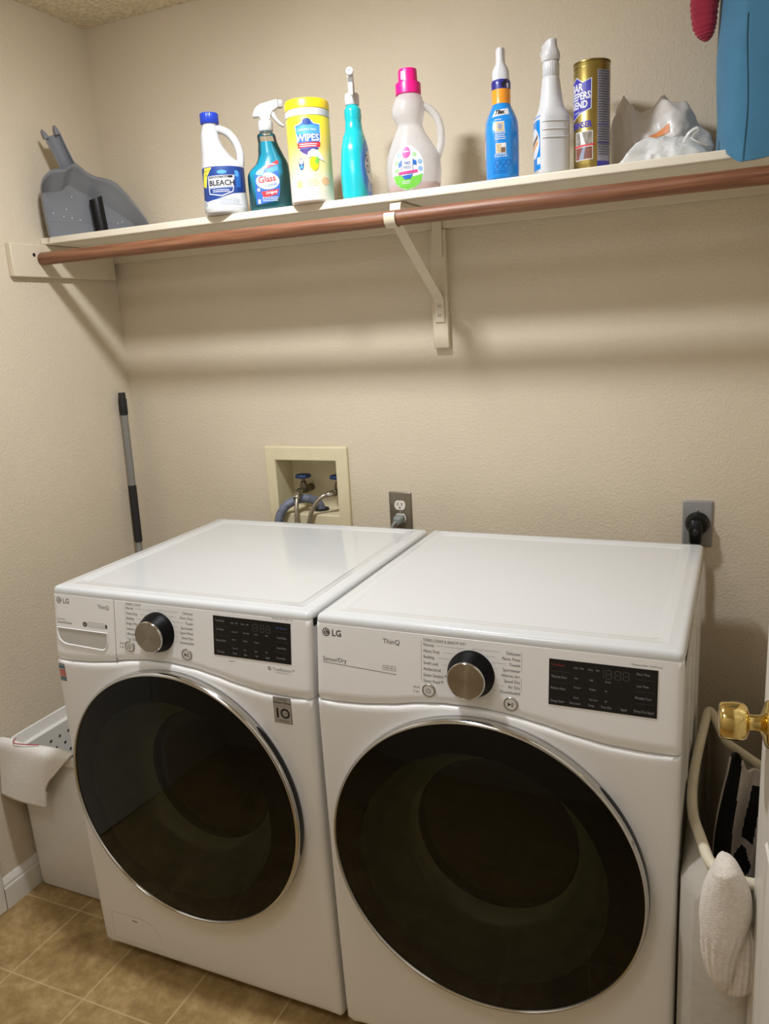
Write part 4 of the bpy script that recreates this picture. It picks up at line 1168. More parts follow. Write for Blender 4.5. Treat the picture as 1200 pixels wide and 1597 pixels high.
# --- white spray bottle seen from its back
px, py = 1.441, -0.233
t = thing('mildew_spray', 'plain white ribbed spray bottle with blue label at its left edge, beside the gold can', 'spray bottle', (px, py, SZ), math.radians(118))
B = Bottle([(0,0,.034,.027,3),(.004,0,.037,.0305,3.4),(.012,0,.038,.0345,3.4),(.05,0,.038,.035,3.4),(.112,0,.0375,.035,3.2),(.120,0,.0355,.0325,2.8),(.130,0,.032,.0280,2.4),(.138,0,.030,.0258,2.2),(.153,0,.0255,.0232,2),(.17,0,.0225,.0212,2),(.190,0,.0195,.0188,2),(.197,0,.0165,.0165,2)])
bm = newbm(); B.mesh(bm); finish('body', bm, M_bw, t, smooth=60)
for z in (.104, .088, .072):
    bm = newbm()
    add_tube(bm, [B.at(math.radians(180+k), z, 0.0002) for k in range(-44, 45, 4)], 0.0016, 8)
    finish('grip_rib', bm, M_bw, t, smooth=60)
collar(t, 0, .195, .2265, .0172, M_bw, 22)
bm = newbm()
rings = []
for z, rx, ry, cx in ((.226,.0165,.0165,0),(.230,.020,.0185,.002),(.238,.024,.0185,.004),(.244,.025,.0165,.006),(.250,.026,.0135,.008),(.258,.030,.0125,.012),(.264,.033,.0120,.014),(.266,.031,.010,.014)):
    rings.append([(cx + rx*math.copysign(abs(math.cos(a))**.7, math.cos(a)), ry*math.copysign(abs(math.sin(a))**.7, math.sin(a)), z) for a in [2*PI*k/40 for k in range(40)]])
add_loft(bm, rings); h = finish('sprayer_head', bm, M_bw, t, smooth=40)
bm = newbm(); add_lathe(bm, [(.008,0),(.009,.001),(.009,.009),(.004,.0095)], n=8, c=(.046,0,.256), axis='X'); finish('nozzle', bm, M_bw, h, smooth=30)
prof_solid('trigger', [(.018,.236),(.027,.238),(.038,.222),(.045,.206),(.041,.203),(.032,.216),(.021,.226)], .011, M_bw, h, bevel=.0018)
d = Decal(0.004)
d.rect(-.028,.026,.012,.118, M_sleeve, 1); d.ell(-.003, .066, .027, .030, M_lblwhite, 2, 30); d.poly([(-.026,.058),(.018,.074),(.018,.082),(-.026,.066)], M_photo2, 3); d.poly([(-.026,.048),(.018,.064),(.018,.070),(-.026,.054)], M_lblorange, 3)
d.rect(.012,.026,.022,.036, M_lblwhite, 2)
d.done('label', B.mapper(PI/2, .08), t)

# --- gold cleanser can
px, py = 1.524, -0.222
t = thing('cleanser_can', 'tall gold cleanser can with purple-blue label, right of the white spray bottle', 'can', (px, py, SZ), face_camera(px, py) + math.radians(-47))
M_gold = mat('gold_foil_can', '#A5904F', rough=0.32, metal=0.85, vary=0.06, scale=10)
M_goldlid = mat('gold_rim', '#8F7A45', rough=0.3, metal=0.9, vary=0.04)
r = .0373
bm = newbm(); add_lathe(bm, [(r-.002,0),(r,.001),(r,.207),(r-.001,.2085)], n=64); finish('can_body', bm, M_gold, t, smooth=50)
bm = newbm(); add_lathe(bm, [(r-.002,.207),(r+.0008,.2085),(r+.0008,.211),(r-.0015,.212),(r-.003,.2095),(.02,.2095)], n=64); finish('can_rim', bm, M_goldlid, t, smooth=40)
B = Bottle([(0,0,r,r,2),(.21,0,r,r,2)], 2)
M_bkf = mat('violet_blue_label', '#3A35A0', rough=.35, vary=.03)
d = Decal(.004)
fl_ = [(-.033,.112),(-.015,.100),(0,.108),(.012,.112),(.030,.118),(.031,.176),(.012,.170),(-.004,.182),(-.020,.174),(-.033,.178)]
d.poly(fl_, M_lblwhite, 1); d.poly(inset(fl_, .05), M_bkf, 2)
d.text('BAR', .012, .154, .021, M_lblwhite, 3, 'RIGHT', .0007, .85); d.text('KEEPERS', .0285, .138, .019, M_lblwhite, 3, 'RIGHT', .0006, .78); d.text('FRIEND', .0225, .1215, .019, M_lblwhite, 3, 'RIGHT', .0006, .82)
d.text('cookware', .012, .112, .0062, M_lblwhite, 3, 'RIGHT')
d.text('CLEANSER', .0305, .0835, .0165, M_bkf, 2, 'RIGHT', .0007, .82)
M_pict = mat('label_picture_steel', '#8C8478', rough=.5, vary=.45, scale=160); M_pict2 = mat('label_picture_rust', '#7C4A3A', rough=.5, vary=.4, scale=160)
d.rect(-.008,.033,.020,.076, M_lblwhite, 1); d.rect(-.0065,.0315,.050,.0745, M_pict, 2); d.rect(-.0065,.0315,.0215,.045, M_pict2, 2); d.poly([(.004,.0745),(.010,.0745),(.018,.050),(.008,.050)], M_lblwhite, 3); d.poly([(.002,.022),(.012,.045),(.018,.045),(.014,.022)], M_lblgrey, 3)
d.poly([(-.012,.046),(.038,.0475),(.038,.0505),(-.012,.049)], M_lblred, 4)
M_silverlbl = mat('grey_instruction_panel', '#9B97A6', rough=.45, vary=.03)
d.rect(.042,.078,.016,.190, M_silverlbl, 1); d.rect(.042,.078,.004,.016, M_bkf, 1)
for k in range(34): textlines(d, .044, .076, .186-k*.0048, 1, .005, .0022, M_grey_print, 2, .1)
d.rect(.042,.078,.085,.0865, M_bkf, 3); d.rect(.042,.078,.050,.0515, M_bkf, 3)
textlines(d, -.02, .03, .198, 1, .004, .002, M_goldlid, 2); textlines(d, -.01, .03, .010, 2, .004, .002, M_goldlid, 2)
d.done('label', B.mapper(-PI/2, .1), t)

# ------------------------------------------------------------------ dustpan and clip
A = Vector((.034, -.275, SZ)); U = Vector((.13, .255, 0)).normalized(); NRM = Vector((U.y, -U.x, 0))
t = thing('dustpan', 'grey plastic dustpan standing on its lip in the left shelf corner, forked handle up', 'dustpan', tuple(A), math.atan2(U.y, U.x))
M_dust = mat('grey_dustpan_plastic', '#77797E', rough=0.28, vary=0.05, scale=10, bump=0.06, bscale=90)
M_dustedge = mat('grey_dustpan_edge', '#85878B', rough=0.4, vary=0.05)
# local frame: x along the lip, z up, -y out of the open face
out = catmull([(-.018,0,.0),(-.0235,0,.06),(-.024,0,.118),(-.0195,0,.142),(-.009,0,.158),(.010,0,.1745),(.030,0,.178),(.046,0,.179),(.058,0,.186),(.078,0,.197),(.092,0,.189),(.110,0,.175),(.132,0,.1655),(.160,0,.161),(.184,0,.155),(.208,0,.136),(.238,0,.100),(.270,0,.055),(.297,0,.0)], 5)
inn = catmull([(-.008,0,.0),(-.013,0,.06),(-.0135,0,.112),(-.008,0,.118),(.004,0,.119),(.018,0,.120),(.030,0,.122),(.044,0,.126),(.056,0,.138),(.068,0,.142),(.078,0,.135),(.092,0,.128),(.110,0,.119),(.132,0,.108),(.160,0,.094),(.190,0,.077),(.216,0,.062),(.244,0,.044),(.288,0,.0)], 5)
bm = newbm()
def lay(P, Q, f, y): return [(p.x + (q.x-p.x)*f, y, max(0.0, p.z + (q.z-p.z)*f)) for p, q in zip(P, Q)]
cen = [Vector((.02 + .24*k/(len(out)-1), 0, .0)) for k in range(len(out))]
rings = [lay(out, inn, 0.0, -.036), lay(out, inn, 0.07, -.0395), lay(out, inn, 0.15, -.0385), lay(out, inn, 0.22, -.034), lay(out, inn, 0.55, -.019), lay(out, inn, 0.90, -.0045), lay(out, inn, 0.96, -.0015), lay(out, inn, 1.0, .0), lay(inn, cen, .35, .0006), lay(inn, cen, .7, .0006), lay(inn, cen, 1, .0006)]
back = [lay(inn, cen, 1, .0034), lay(out, inn, 1.0, .003), lay(out, inn, 0.65, -.003), lay(out, inn, 0.2, -.0205), lay(out, inn, 0.0, -.0335), lay(out, inn, 0.0, -.036)]
add_loft(bm, rings + back, False, False, False)
bmesh.ops.remove_doubles(bm, verts=bm.verts, dist=1e-5)
finish('pan', bm, M_dust, t, smooth=50)
# channel handle with a fork at its tip
ax = Vector((-.040, 0, .100)).normalized(); px_ = Vector((ax.z, 0, -ax.x))
def hp(s, w, y): 
    p = Vector((.070, 0, .172)) + ax*s + px_*w
    return (p.x, y, p.z)
bm = newbm()
rings = []
for s, w, dp in ((0,.027,.026),(.012,.024,.026),(.03,.0225,.024),(.06,.0225,.022),(.095,.0235,.021),(.104,.0235,.020)):
    n = 14
    o_, i_ = [], []
    for k in range(n+1):
        a = PI*k/n
        o_.append(hp(s, -w*math.cos(a), -.024 + dp*math.sin(a)**.7))
        i_.append(hp(s, -(w-.0028)*math.cos(a), -.024 + (dp-.003)*math.sin(a)**.7))
    rings.append(o_ + i_[::-1])
add_loft(bm, rings)
h = finish('handle', bm, M_dust, t, smooth=45)
for sgn in (-1, 1):
    bm = newbm()
    rings = []
    for s, w0, w1 in ((.100,.010,.0235),(.106,.011,.0238),(.114,.0135,.0235),(.121,.017,.0215),(.124,.0185,.0195)):
        rings.append([hp(s, sgn*w0, -.022), hp(s, sgn*w1, -.022), hp(s, sgn*w1, -.008), hp(s, sgn*w0, -.004)])
    add_loft(bm, rings)
    finish('handle_prong', bm, M_dust, h, smooth=45, bevel=.0012)
bm = newbm()
add_loft(bm, [[hp(s, w, .0005) for s, w in [(.072+.006*math.cos(q), -.010+.003*math.sin(q)) for q in [2*PI*k/18 for k in range(18)]]], [hp(s, w, -.0045) for s, w in [(.072+.006*math.cos(q), -.010+.003*math.sin(q)) for q in [2*PI*k/18 for k in range(18)]]]])
finish('hanging_hole', bm, M_wall, h, smooth=0)
# faint fold line across the lip
bm = newbm(); add_box(bm, (-.010, -.0004, .0435), (.245, .0006, .0445)); finish('lip_crease', bm, M_dustedge, t, smooth=0)
# white specks of dried detergent
M_speck = mat('white_specks', '#D5D7DA', rough=.6, vary=.02)
bm = newbm()
for x, z in ((.012,.066),(.040,.058),(.063,.055),(.086,.050),(.050,.078),(.070,.112),(.196,.044),(.211,.049)):
    bmesh.ops.create_icosphere(bm, subdivisions=1, radius=.0017, matrix=Matrix.Translation((x, .0, z)) @ Matrix.Diagonal((1,.4,1.2,1)))
o = finish('dried_specks', bm, M_speck, t); o['kind'] = 'stuff'

cl = thing('broom_clip', 'short black plastic tube cut open at the top, standing before the grey dustpan', 'clip', (.1215, -.168, SZ), math.radians(40))
bm = newbm(); rings = []
for z, sx_, r_, cut in ((0,.0,.0185,0),(.03,-.002,.0185,0),(.07,-.005,.0185,0),(.100,-.007,.0185,0),(.108,-.0075,.018,1)):
    ro, ri = [], []
    for k in range(25):
        a = math.radians(-215 + 250*k/24)
        zz = z + (0.006*math.sin(a*1.0+1.2) if cut else 0)
        ro.append((sx_ + r_*math.cos(a), r_*.75*math.sin(a), zz)); ri.append((sx_ + (r_-.003)*math.cos(a), (r_-.003)*.75*math.sin(a), zz))
    rings.append(ro + ri[::-1])
add_loft(bm, rings); finish('clip_body', bm, M_black, cl, smooth=40)
bm = newbm(); add_tube(bm, [(-.001,-.0135,.006),(-.001,-.0145,.020),(-.0015,-.0145,.034),(-.002,-.013,.045)], [.0025,.003,.003,.0015], 10); finish('clip_ridge', bm, M_black_soft, cl)

# ------------------------------------------------------------------ crumpled plastic bags
def film(name, hexc):
    m = mat(name, hexc, rough=0.42, vary=0.02, coat=0.15, bump=0.25, bscale=60, bdist=0.004)
    nt = m.node_tree; b = nt.nodes['Principled BSDF']; outn = nt.nodes['Material Output']
    tl = nt.nodes.new('ShaderNodeBsdfTranslucent'); tl.inputs['Color'].default_value = lin(hexc)
    mx = nt.nodes.new('ShaderNodeMixShader'); mx.inputs[0].default_value = 0.3
    nt.links.new(b.outputs[0], mx.inputs[1]); nt.links.new(tl.outputs[0], mx.inputs[2]); nt.links.new(mx.outputs[0], outn.inputs['Surface'])
    return m
M_film = film('white_film', '#ECE6E0'); M_film2 = film('white_film_front', '#EFEFED')
def crease(p, f, seed):
    q = Vector(p) * f + Vector((seed, seed*1.7, seed*.3))
    d, _ = mnoise.voronoi(q)
    return (d[1] - d[0])
def crumple(size, peaks, seed, amp, f=14, sub=6):
    """closed film bag: folded facets meeting in sharp creases"""
    rnd = random.Random(seed)
    folds = []
    for k in range(34):
        d = Vector((rnd.uniform(-1,1), rnd.uniform(-1,1), rnd.uniform(-.2,1))).normalized()
        folds.append((d, rnd.uniform(.55, 1.0)))
    bm = newbm(); bmesh.ops.create_icosphere(bm, subdivisions=sub, radius=1.0)
    for v in bm.verts:
        n = v.co.normalized()
        # faceted base: a polyhedron cut by random planes
        k = 1.25
        for d, h in folds:
            c = n.dot(d)
            if c > 0.05: k = min(k, h*.95/c if h/c < 1.3 else 1.25)
        p = Vector((n.x*size[0], n.y*size[1], n.z*size[2])) * (.35 + .62*k)
        q = p*f + Vector((seed, 0, 0))
        w = abs(mnoise.noise(q)) * 1.1 + abs(mnoise.noise(q*2.3 + Vector((3,1,2))))*.50 + abs(mnoise.noise(q*5.1))*.10
        p += n * (amp * (.45 - w))
        for px0, py0, w_, hgt in peaks:
            dd = math.hypot((p.x-px0), (p.y-py0)*.7)
            if n.z > 0: p.z += hgt * max(0, 1 - dd/w_)**1.3
        if p.z < 0.001: p.z = 0.001 + 0.002*abs(n.z)
        v.co = p
    return bm
t = thing('plastic_bag', 'crumpled white plastic grocery bag with orange print, the taller one beside the gold can', 'bag', (1.655, -.135, SZ))
bm = crumple((.112,.074,.122), [(.004,.015,.060,.046),(-.080,.012,.060,.070),(-.100,.0,.055,.075),(.050,.0,.07,.022)], 4, .046, 11)
bag = finish('bag_film', bm, M_film, t, smooth=60)
M_orangeprint = mat('orange_bag_print', '#D98A55', rough=.5, vary=.08)
from mathutils.bvhtree import BVHTree
tree = BVHTree.FromPolygons([v.co for v in bag.data.vertices], [list(p.vertices) for p in bag.data.polygons])
rows = []
for k in range(15):
    u = k/14
    row = []
    for w in (0.0, .33, .66, 1.0):
        x = -.045 + .066*u; z = .046 + .020*u + (.004 + .014*u)*w
        hit = tree.ray_cast(Vector((x, -.4, z)), Vector((0, 1, 0)))[0]
        y = hit.y if hit else -.06
        row.append((x, y - .0012, z))
    rows.append(row)
bm = newbm(); add_loft(bm, rows, False, False, False); finish('bag_print', bm, M_orangeprint, t, smooth=30)
t = thing('plastic_bag', 'flat crumpled white plastic bag with a loose loop, lying in front of the taller bag', 'bag', (1.662, -.244, SZ))
bm = crumple((.104,.040,.050), [(-.02,-.005,.06,.012),(.062,.0,.05,.014)], 9, .020, 13)
finish('bag_film', bm, M_film2, t, smooth=60)
bm = newbm(); add_tube(bm, catmull([(.050,-.040,.024),(.060,-.047,.038),(.074,-.044,.046),(.077,-.043,.040),(.066,-.050,.028),(.078,-.052,.018),(.094,-.044,.012)], 6), .0034, 8, flat=.5); finish('bag_handle', bm, M_film2, t)

# ------------------------------------------------------------------ blue tote and dark red knit
t = thing('laundry_tote', 'blue fabric bag standing at the right end of the shelf, sagging over its edge', 'bag', (1.87, -.2, SZ))
M_tote = mat('blue_canvas', '#38708F', rough=0.85, vary=0.07, scale=18, bump=0.35, bscale=500, bdist=.001, sheen=.2)
bm = newbm(); rings = []
NV = 22
zs_ = [(-1)] + [k/NV for k in range(NV+1)]
def plan(z):
    wv = lambda a, f: a*math.sin(f*z*9 + a*300)
    bul = .006*math.sin(PI*min(1, z/.30))
    L_ = [(-.104+.004*math.sin(z*22), -.008), (-.1025+.003*math.sin(z*26+1), -.035), (-.097+wv(.004,2.2), -.066), (-.080+.003*math.sin(z*30), -.095), (-.063+.004*math.sin(z*24+2), -.113), (-.052+.003*math.sin(z*24), -.121), (-.044+.003*math.sin(z*24), -.1235)]
    F_ = [(-.018+.004*math.sin(z*15), -.126-bul), (.03, -.130-bul+.004*math.sin(z*20)), (.08, -.127-bul), (.12, -.118), (.142, -.10)]
    K_ = [(.146, .0), (.14, .10), (.10, .15), (.0, .16), (-.07, .14), (-.098, .08)]
    return L_ + F_ + K_
for i, zf in enumerate([0.0, 0.0, .01, .025, .05, .08, .11, .14, .17, .20, .235, .27, .30, .325, .345]):
    pts = []
    for x, y in plan(zf):
        z = zf + (0.001 if i else 0.0)
        if y < -.088:                                   # the part over the shelf edge sags lower
            drop = -.034 * (1 - min(1, max(0, (x-.0)/.12))**1.0 if x > 0 else 1) * min(1, (-.088-y)/.02)
            z += drop * max(0, 1 - zf/.06)
        sc_ = 0.90 if i == 0 else 1.0
        if i == 0 and y < -.088: z += .004
        pts.append((x*sc_ if i == 0 else x, y if (i or y > -.088) else y, z))
    rings.append(pts)
add_loft(bm, rings, True, True)
finish('bag_body', bm, M_tote, t, smooth=60, subsurf=1)
bm = newbm(); add_tube(bm, [(-.0485+.003*math.sin(z*24), -.1235, z) for z in [-.028+.25*k/40 for k in range(41)]], .0009, 6); finish('seam', bm, M_tote, t)
t2 = None
M_knit = mat('dark_red_knit', '#8E1230', rough=0.9, vary=0.10, scale=30, bump=0.3, bscale=400, sheen=.3)
bm = newbm(); rings = []
path = catmull([(1.80,-.20,2.245),(1.768,-.225,2.232),(1.748,-.240,2.175),(1.7425,-.248,2.115),(1.7415,-.25,2.088),(1.743,-.25,2.062),(1.7455,-.25,2.045),(1.7465,-.25,2.0355)], 8)
rad = [.045,.042,.032,.027,.0245,.0215,.0145,.005]
nR = len(path); us = None
for i, p in enumerate(path):
    k = i/(nR-1)*7; a = int(min(6, k)); rr = rad[a] + (rad[a+1]-rad[a])*(k-a)
    tng = (path[min(i+1,nR-1)] - path[max(i-1,0)]).normalized()
    u_ = Vector((0,1,0)); u_ = (u_ - tng*u_.dot(tng)).normalized(); w_ = tng.cross(u_)
    ring = []
    for q in range(40):
        th = 2*PI*q/40
        r2 = rr * (1 + .05*math.sin(3*th+1)) + .0012*math.sin(i*1.9)
        ring.append(p + u_*r2*.8*math.cos(th) + w_*r2*math.sin(th))
    rings.append(ring)
add_loft(bm, rings)
kn = finish('knit_garment', bm, M_knit, None, smooth=60)
tag(kn, 'dark red ribbed knit garment hanging out beside the blue bag', 'garment')
piv = Vector((1.80,-.20,2.205))
kn.data.transform(Matrix.Translation(-piv)); kn.location = piv

# ------------------------------------------------------------------ telescopic pole behind the washer
M_greymetal = mat('grey_painted_pole', '#8A8883', rough=0.35, metal=0.4, vary=0.04)
P0, P1 = Vector((.0185, -.0614, 1.373)), Vector((.0325, -.088, .873))
D_ = (P1-P0).normalized(); PB = P0 + D_*((P0.z-.0)/-D_.z)
t = thing('mop_pole', 'grey telescopic pole with black grips leaning in the corner left of the washer', 'pole', tuple(PB))
def along(a, b, r, m, name, extra=None):
    bm = newbm(); pts = []; rs = []
    prof = extra or [(0, r*.85), (.004, r), (1, r), (1.004, r*.85)]
    A_, B_ = P0 + D_*a, P0 + D_*b
    for f, rr in prof:
        pts.append(A_ + (B_-A_)*f - PB); rs.append(rr)
    add_tube(bm, pts, rs, 24); return finish(name, bm, m, t, smooth=40)
along(0, .072, .0125, M_black_soft, 'top_grip', [(0,.008),(.015,.0108),(.25,.0115),(.27,.0115),(.29,.0132),(.97,.0132),(1,.012)])
along(.072, .302, .0118, M_greymetal, 'upper_tube')
along(.300, .488, .0132, M_black_soft, 'middle_grip')
along(.488, 1.372, .0105, M_greymetal, 'lower_tube')

# ------------------------------------------------------------------ valve box, hoses, outlets
t = thing('washer_valve_box', 'cream recessed valve box in the wall above the washing machine', 'valve box', (.644, 0, .93))
M_box = mat('cream_box_plastic', '#D8CBA8', rough=0.5, vary=0.03)
bm = newbm()
zb = .93
oy = -.013
def fr(x0, x1, z0, z1, y): return [(x0-.644,y,z0-zb),(x1-.644,y,z0-zb),(x1-.644,y,z1-zb),(x0-.644,y,z1-zb)]
rings = [fr(.503,.785,.945,1.195,0), fr(.503,.785,.945,1.195,oy+.003), fr(.506,.782,.948,1.192,oy), fr(.536,.748,.985,1.155,oy), fr(.5385,.7455,.9875,1.1525,oy+.004), fr(.5385,.7455,.9875,1.1525,.088)]
add_loft(bm, rings, False, True)
finish('box_frame', bm, M_box, t, smooth=25, bevel=.0015)
M_valve = mat('aged_brass_valve', '#6E6250', rough=0.4, metal=0.7, vary=0.08)
M_bluehandle = mat('blue_valve_handle', '#17335F', rough=0.45, vary=0.06)
def valve(x, y):
    v0 = (x-.644, y)
    bm = newbm(); add_lathe(bm, [(.008,1.055-zb),(.0115,1.057-zb),(.0115,1.068-zb),(.009,1.070-zb),(.009,1.078-zb),(.005,1.080-zb),(.0045,1.092-zb)], n=24, c=(v0[0], v0[1], 0))
    add_lathe(bm, [(.0095,y-.034),(.011,y-.033),(.011,y-.016),(.0095,y-.012),(.0095,y+.004)], n=24, c=(v0[0],0,1.052-zb), axis='Y')
    add_lathe(bm, [(.012,y+.004),(.012,.088)], n=20, c=(v0[0],0,1.052-zb), axis='Y')
    v = finish('valve', bm, M_valve, t, smooth=40)
    bm = newbm(); n = 48; rings = []
    for r_, z in ((.004,1.0905),(.021,1.0905),(.0235,1.093),(.0235,1.098),(.021,1.1005),(.010,1.0995),(.006,1.102)):
        rings.append([(v0[0]+(r_*(1+.09*math.cos(8*2*PI*k/n)*(r_>.01)))*math.cos(2*PI*k/n), v0[1]+(r_*(1+.09*math.cos(8*2*PI*k/n)*(r_>.01)))*math.sin(2*PI*k/n), z-zb) for k in range(n)])
    add_loft(bm, rings); finish('valve_handle', bm, M_bluehandle, v, smooth=50)
valve(.603, .040); valve(.723, .040)
bm = newbm(); add_lathe(bm, [(.022,.9876-zb),(.024,.989-zb),(.024,.993-zb),(.018,.994-zb),(.0175,.989-zb)], n=28, c=(.655-.644,.048,0)); finish('drain_fitting', bm, M_dark, t)

M_braid = mat('braided_steel', '#A59C8C', rough=0.35, metal=0.8, vary=0.25, scale=260, bump=0.5, bscale=420, bdist=.001)
M_hose = mat('grey_corrugated_hose', '#6D7280', rough=0.5, vary=0.06)
def hose(name, label, pts, r, m, ribs=False, nut=None):
    c = catmull(pts, 14)
    o_ = c[0].copy()
    t_ = thing(name, label, 'hose', tuple(o_))
    bm = newbm(); rs = [r + (.0011*math.cos(k*PI*0.9) if ribs else 0) for k in range(len(c))]
    add_tube(bm, [p - o_ for p in c], rs, 18); finish('hose_tube', bm, m, t_, smooth=70)
    if nut:
        a, b = Vector(nut[0]) - o_, Vector(nut[1]) - o_
        bm = newbm(); add_tube(bm, [a, a+(b-a)*.15, a+(b-a)*.85, b], [nut[2]*.85, nut[2], nut[2], nut[2]*.8], 12); finish('coupling', bm, M_chrome, t_, smooth=30)
hose('water_hose', 'braided steel hose hanging straight down from the left blue-handled valve', [(.604,-.004,1.046),(.608,-.018,1.030),(.611,-.030,1.005),(.613,-.036,.975),(.615,-.041,.93),(.617,-.045,.86)], .0068, M_braid, False, ((.6035,.010,1.055),(.6065,-.018,1.034),.0125))
hose('water_hose', 'curved braided steel hose arching left from the right-hand valve', [(.712,.004,1.048),(.698,-.012,1.046),(.682,-.022,1.032),(.667,-.028,1.008),(.656,-.033,.975),(.650,-.038,.93),(.648,-.046,.86)], .0066, M_braid, False, ((.722,.012,1.050),(.706,-.006,1.048),.0105))
hose('drain_hose', 'thick grey drain hose arching over the lower rim of the valve box', [(.655,.048,.975),(.653,.046,1.000),(.642,.036,1.018),(.624,.022,1.028),(.598,.002,1.028),(.572,-.022,1.014),(.556,-.036,.988),(.550,-.042,.955),(.548,-.048,.90),(.548,-.052,.83)], .0135, M_hose, True)

def outlet(name, label, x, zc, w, hgt, m, slots):
    t_ = thing(name, label, 'outlet', (x, 0, zc))
    bm = newbm(); rings = []
    for d_, y in ((0,0),(0,-.003),(.0015,-.0048),(.004,-.0058)):
        rings.append([(a, y, b) for a, b in rrect(-w/2+d_, w/2-d_, -hgt/2+d_, hgt/2-d_, .003, 3)])
    add_loft(bm, rings); finish('cover_plate', bm, m, t_, smooth=30)
    return t_
M_steelplate = mat('brushed_steel_plate', '#8A8272', rough=0.32, metal=0.75, vary=0.06, scale=8)
M_greyplate = mat('grey_plate', '#8F8D8B', rough=0.45, metal=0.2, vary=0.03)
M_recept = mat('ivory_white_receptacle', '#E4DDD2', rough=0.4, vary=0.02)
M_greyplug = mat('grey_plug', '#7F8580', rough=0.5, vary=0.04)
t = outlet('wall_outlet', 'steel duplex wall outlet with white sockets, beside the valve box', .9445, 1.0065, .070, .116, M_steelplate, True)
for k, z in enumerate((.0195, -.0195)):
    bm = newbm(); pr = []
    for q in range(40):
        a = 2*PI*q/40
        pr.append((.0172*math.cos(a), max(-.0137, min(.0137, .0172*math.sin(a)))))
    rings = [[(x, -.0055, z+zz) for x, zz in pr], [(x, -.0078, z+zz) for x, zz in pr], [(x*.96, -.0084, z+zz*.96) for x, zz in pr]]
    add_loft(bm, rings); rc = finish('socket', bm, M_recept, t, smooth=30)
    for x in (-.0063, .0063):
        bm = newbm(); add_box(bm, (x-.0011, -.0087, z-.0005), (x+.0011, -.008, z+.0078)); finish('slot', bm, M_dark, rc, smooth=0)
    bm = newbm(); add_lathe(bm, [(.0024,-.0087),(.0024,-.008)], n=16, c=(0,0,z-.0068), axis='Y'); finish('slot', bm, M_dark, rc, smooth=0)
bm = newbm(); add_lathe(bm, [(.0032,-.0055),(.0032,-.0068),(.001,-.0074)], n=14, c=(0,0,0), axis='Y'); finish('plate_screw', bm, M_silver, t)
t = thing('power_plug', 'grey plug in the lower socket beside the valve box, cord dropping behind the washer', 'plug', (.9445, -.009, .987))
bm = newbm(); rings = []
for y, w, h_, dx, dz in ((0,.0135,.0120,0,0),(-.006,.0145,.0125,0,0),(-.016,.0135,.0110,-.001,-.001),(-.024,.0095,.008,-.004,-.005)):
    rings.append([(a+dx, y, b+dz) for a, b in rrect(-w, w, -h_, h_, min(w, h_)*.6, 5)])
add_loft(bm, rings); finish('plug_body', bm, M_greyplug, t, smooth=40)
bm = newbm(); add_tube(bm, catmull([(-.003,-.020,-.004),(-.008,-.028,-.009),(-.014,-.034,-.024),(-.017,-.036,-.06),(-.014,-.034,-.14)], 8), .0042, 12); finish('cord', bm, M_greyplug, t)
t = outlet('wall_outlet', 'grey wall plate behind the dryer corner, black plug in it', 1.749, 1.010, .071, .117, M_greyplate, False)
bm = newbm(); add_lathe(bm, [(.0032,-.0055),(.0032,-.0068),(.001,-.0074)], n=14, c=(0,0,.034), axis='Y'); finish('plate_screw', bm, M_silver, t)
t = thing('dryer_plug', 'large black angled dryer plug in the grey wall plate', 'plug', (1.749, -.006, 1.012))
bm = newbm(); add_lathe(bm, [(.0285,0),(.0285,-.008),(.0265,-.012),(.026,-.022),(.022,-.027),(.010,-.029),(.001,-.029)], n=40, axis='Y'); finish('plug_body', bm, M_black, t, smooth=40)
bm = newbm(); rings = []
for z, w, y0, y1 in ((.016,.011,-.026,-.038),(.008,.0145,-.02,-.045),(-.010,.0165,-.018,-.047),(-.026,.015,-.016,-.045),(-.040,.0145,-.014,-.040),(-.046,.012,-.014,-.038)):
    rings.append([(a, b, z) for a, b in rrect(-w-.002, w-.002, y1, y0, min(w, (y0-y1)/2)*.7, 5)])
add_loft(bm, rings); finish('plug_hood', bm, M_black, t, smooth=40)
bm = newbm(); bmesh.ops.create_uvsphere(bm, u_segments=20, v_segments=12, radius=.008, matrix=Matrix.Translation((-.002,-.0435,-.013)) @ Matrix.Diagonal((1.1,.7,1.4,1))); finish('plug_dimple', bm, M_black_soft, t)
bm = newbm(); add_tube(bm, catmull([(-.002,-.027,-.040),(-.002,-.028,-.060),(-.004,-.034,-.10),(-.008,-.038,-.22)], 8), [.009]*25, 14, flat=.7); finish('cord', bm, M_black, t)

# ------------------------------------------------------------------ laundry basket with draped white cloth (left)
M_basket = mat('white_basket_plastic', '#E3DFD8', rough=0.4, vary=0.02, bump=.12, bscale=160, bdist=.001)
M_hole = mat('basket_hole_shade', '#5A544A', rough=.9, vary=.05)
bx0, bx1, by0, by1, bh = .005, .372, -.700, -.175, .475
t = thing('laundry_basket', 'white perforated laundry basket between the left wall and the washing machine', 'basket', (.19, -.44, 0))
def bk(z, ins, rr): 
    f = z/bh; tx = .010*(1-f); ty = .040*(1-f)
    return [(x-.19, y+.44, z) for x, y in rrect(bx0+.004*(1-f)+ins, bx1-tx-ins, by0+ty+ins, by1-ty-ins, rr, 6)]
bm = newbm()
add_loft(bm, [bk(.010,.03,.02), bk(.0,.02,.02), bk(.0,.010,.022), bk(.006,.003,.025), bk(.02,0.002,.025), bk(.425,.016,.025), bk(.436,.020,.04), bk(.440,.006,.045), bk(.470,.0,.05), bk(.475,.003,.05), bk(.473,.007,.05), bk(.445,.012,.045), bk(.441,.024,.04), bk(.43,.0235,.04), bk(.02,.0065,.04), bk(.012,.02,.03)], True, True)
finish('basket_body', bm, M_basket, t, smooth=40)
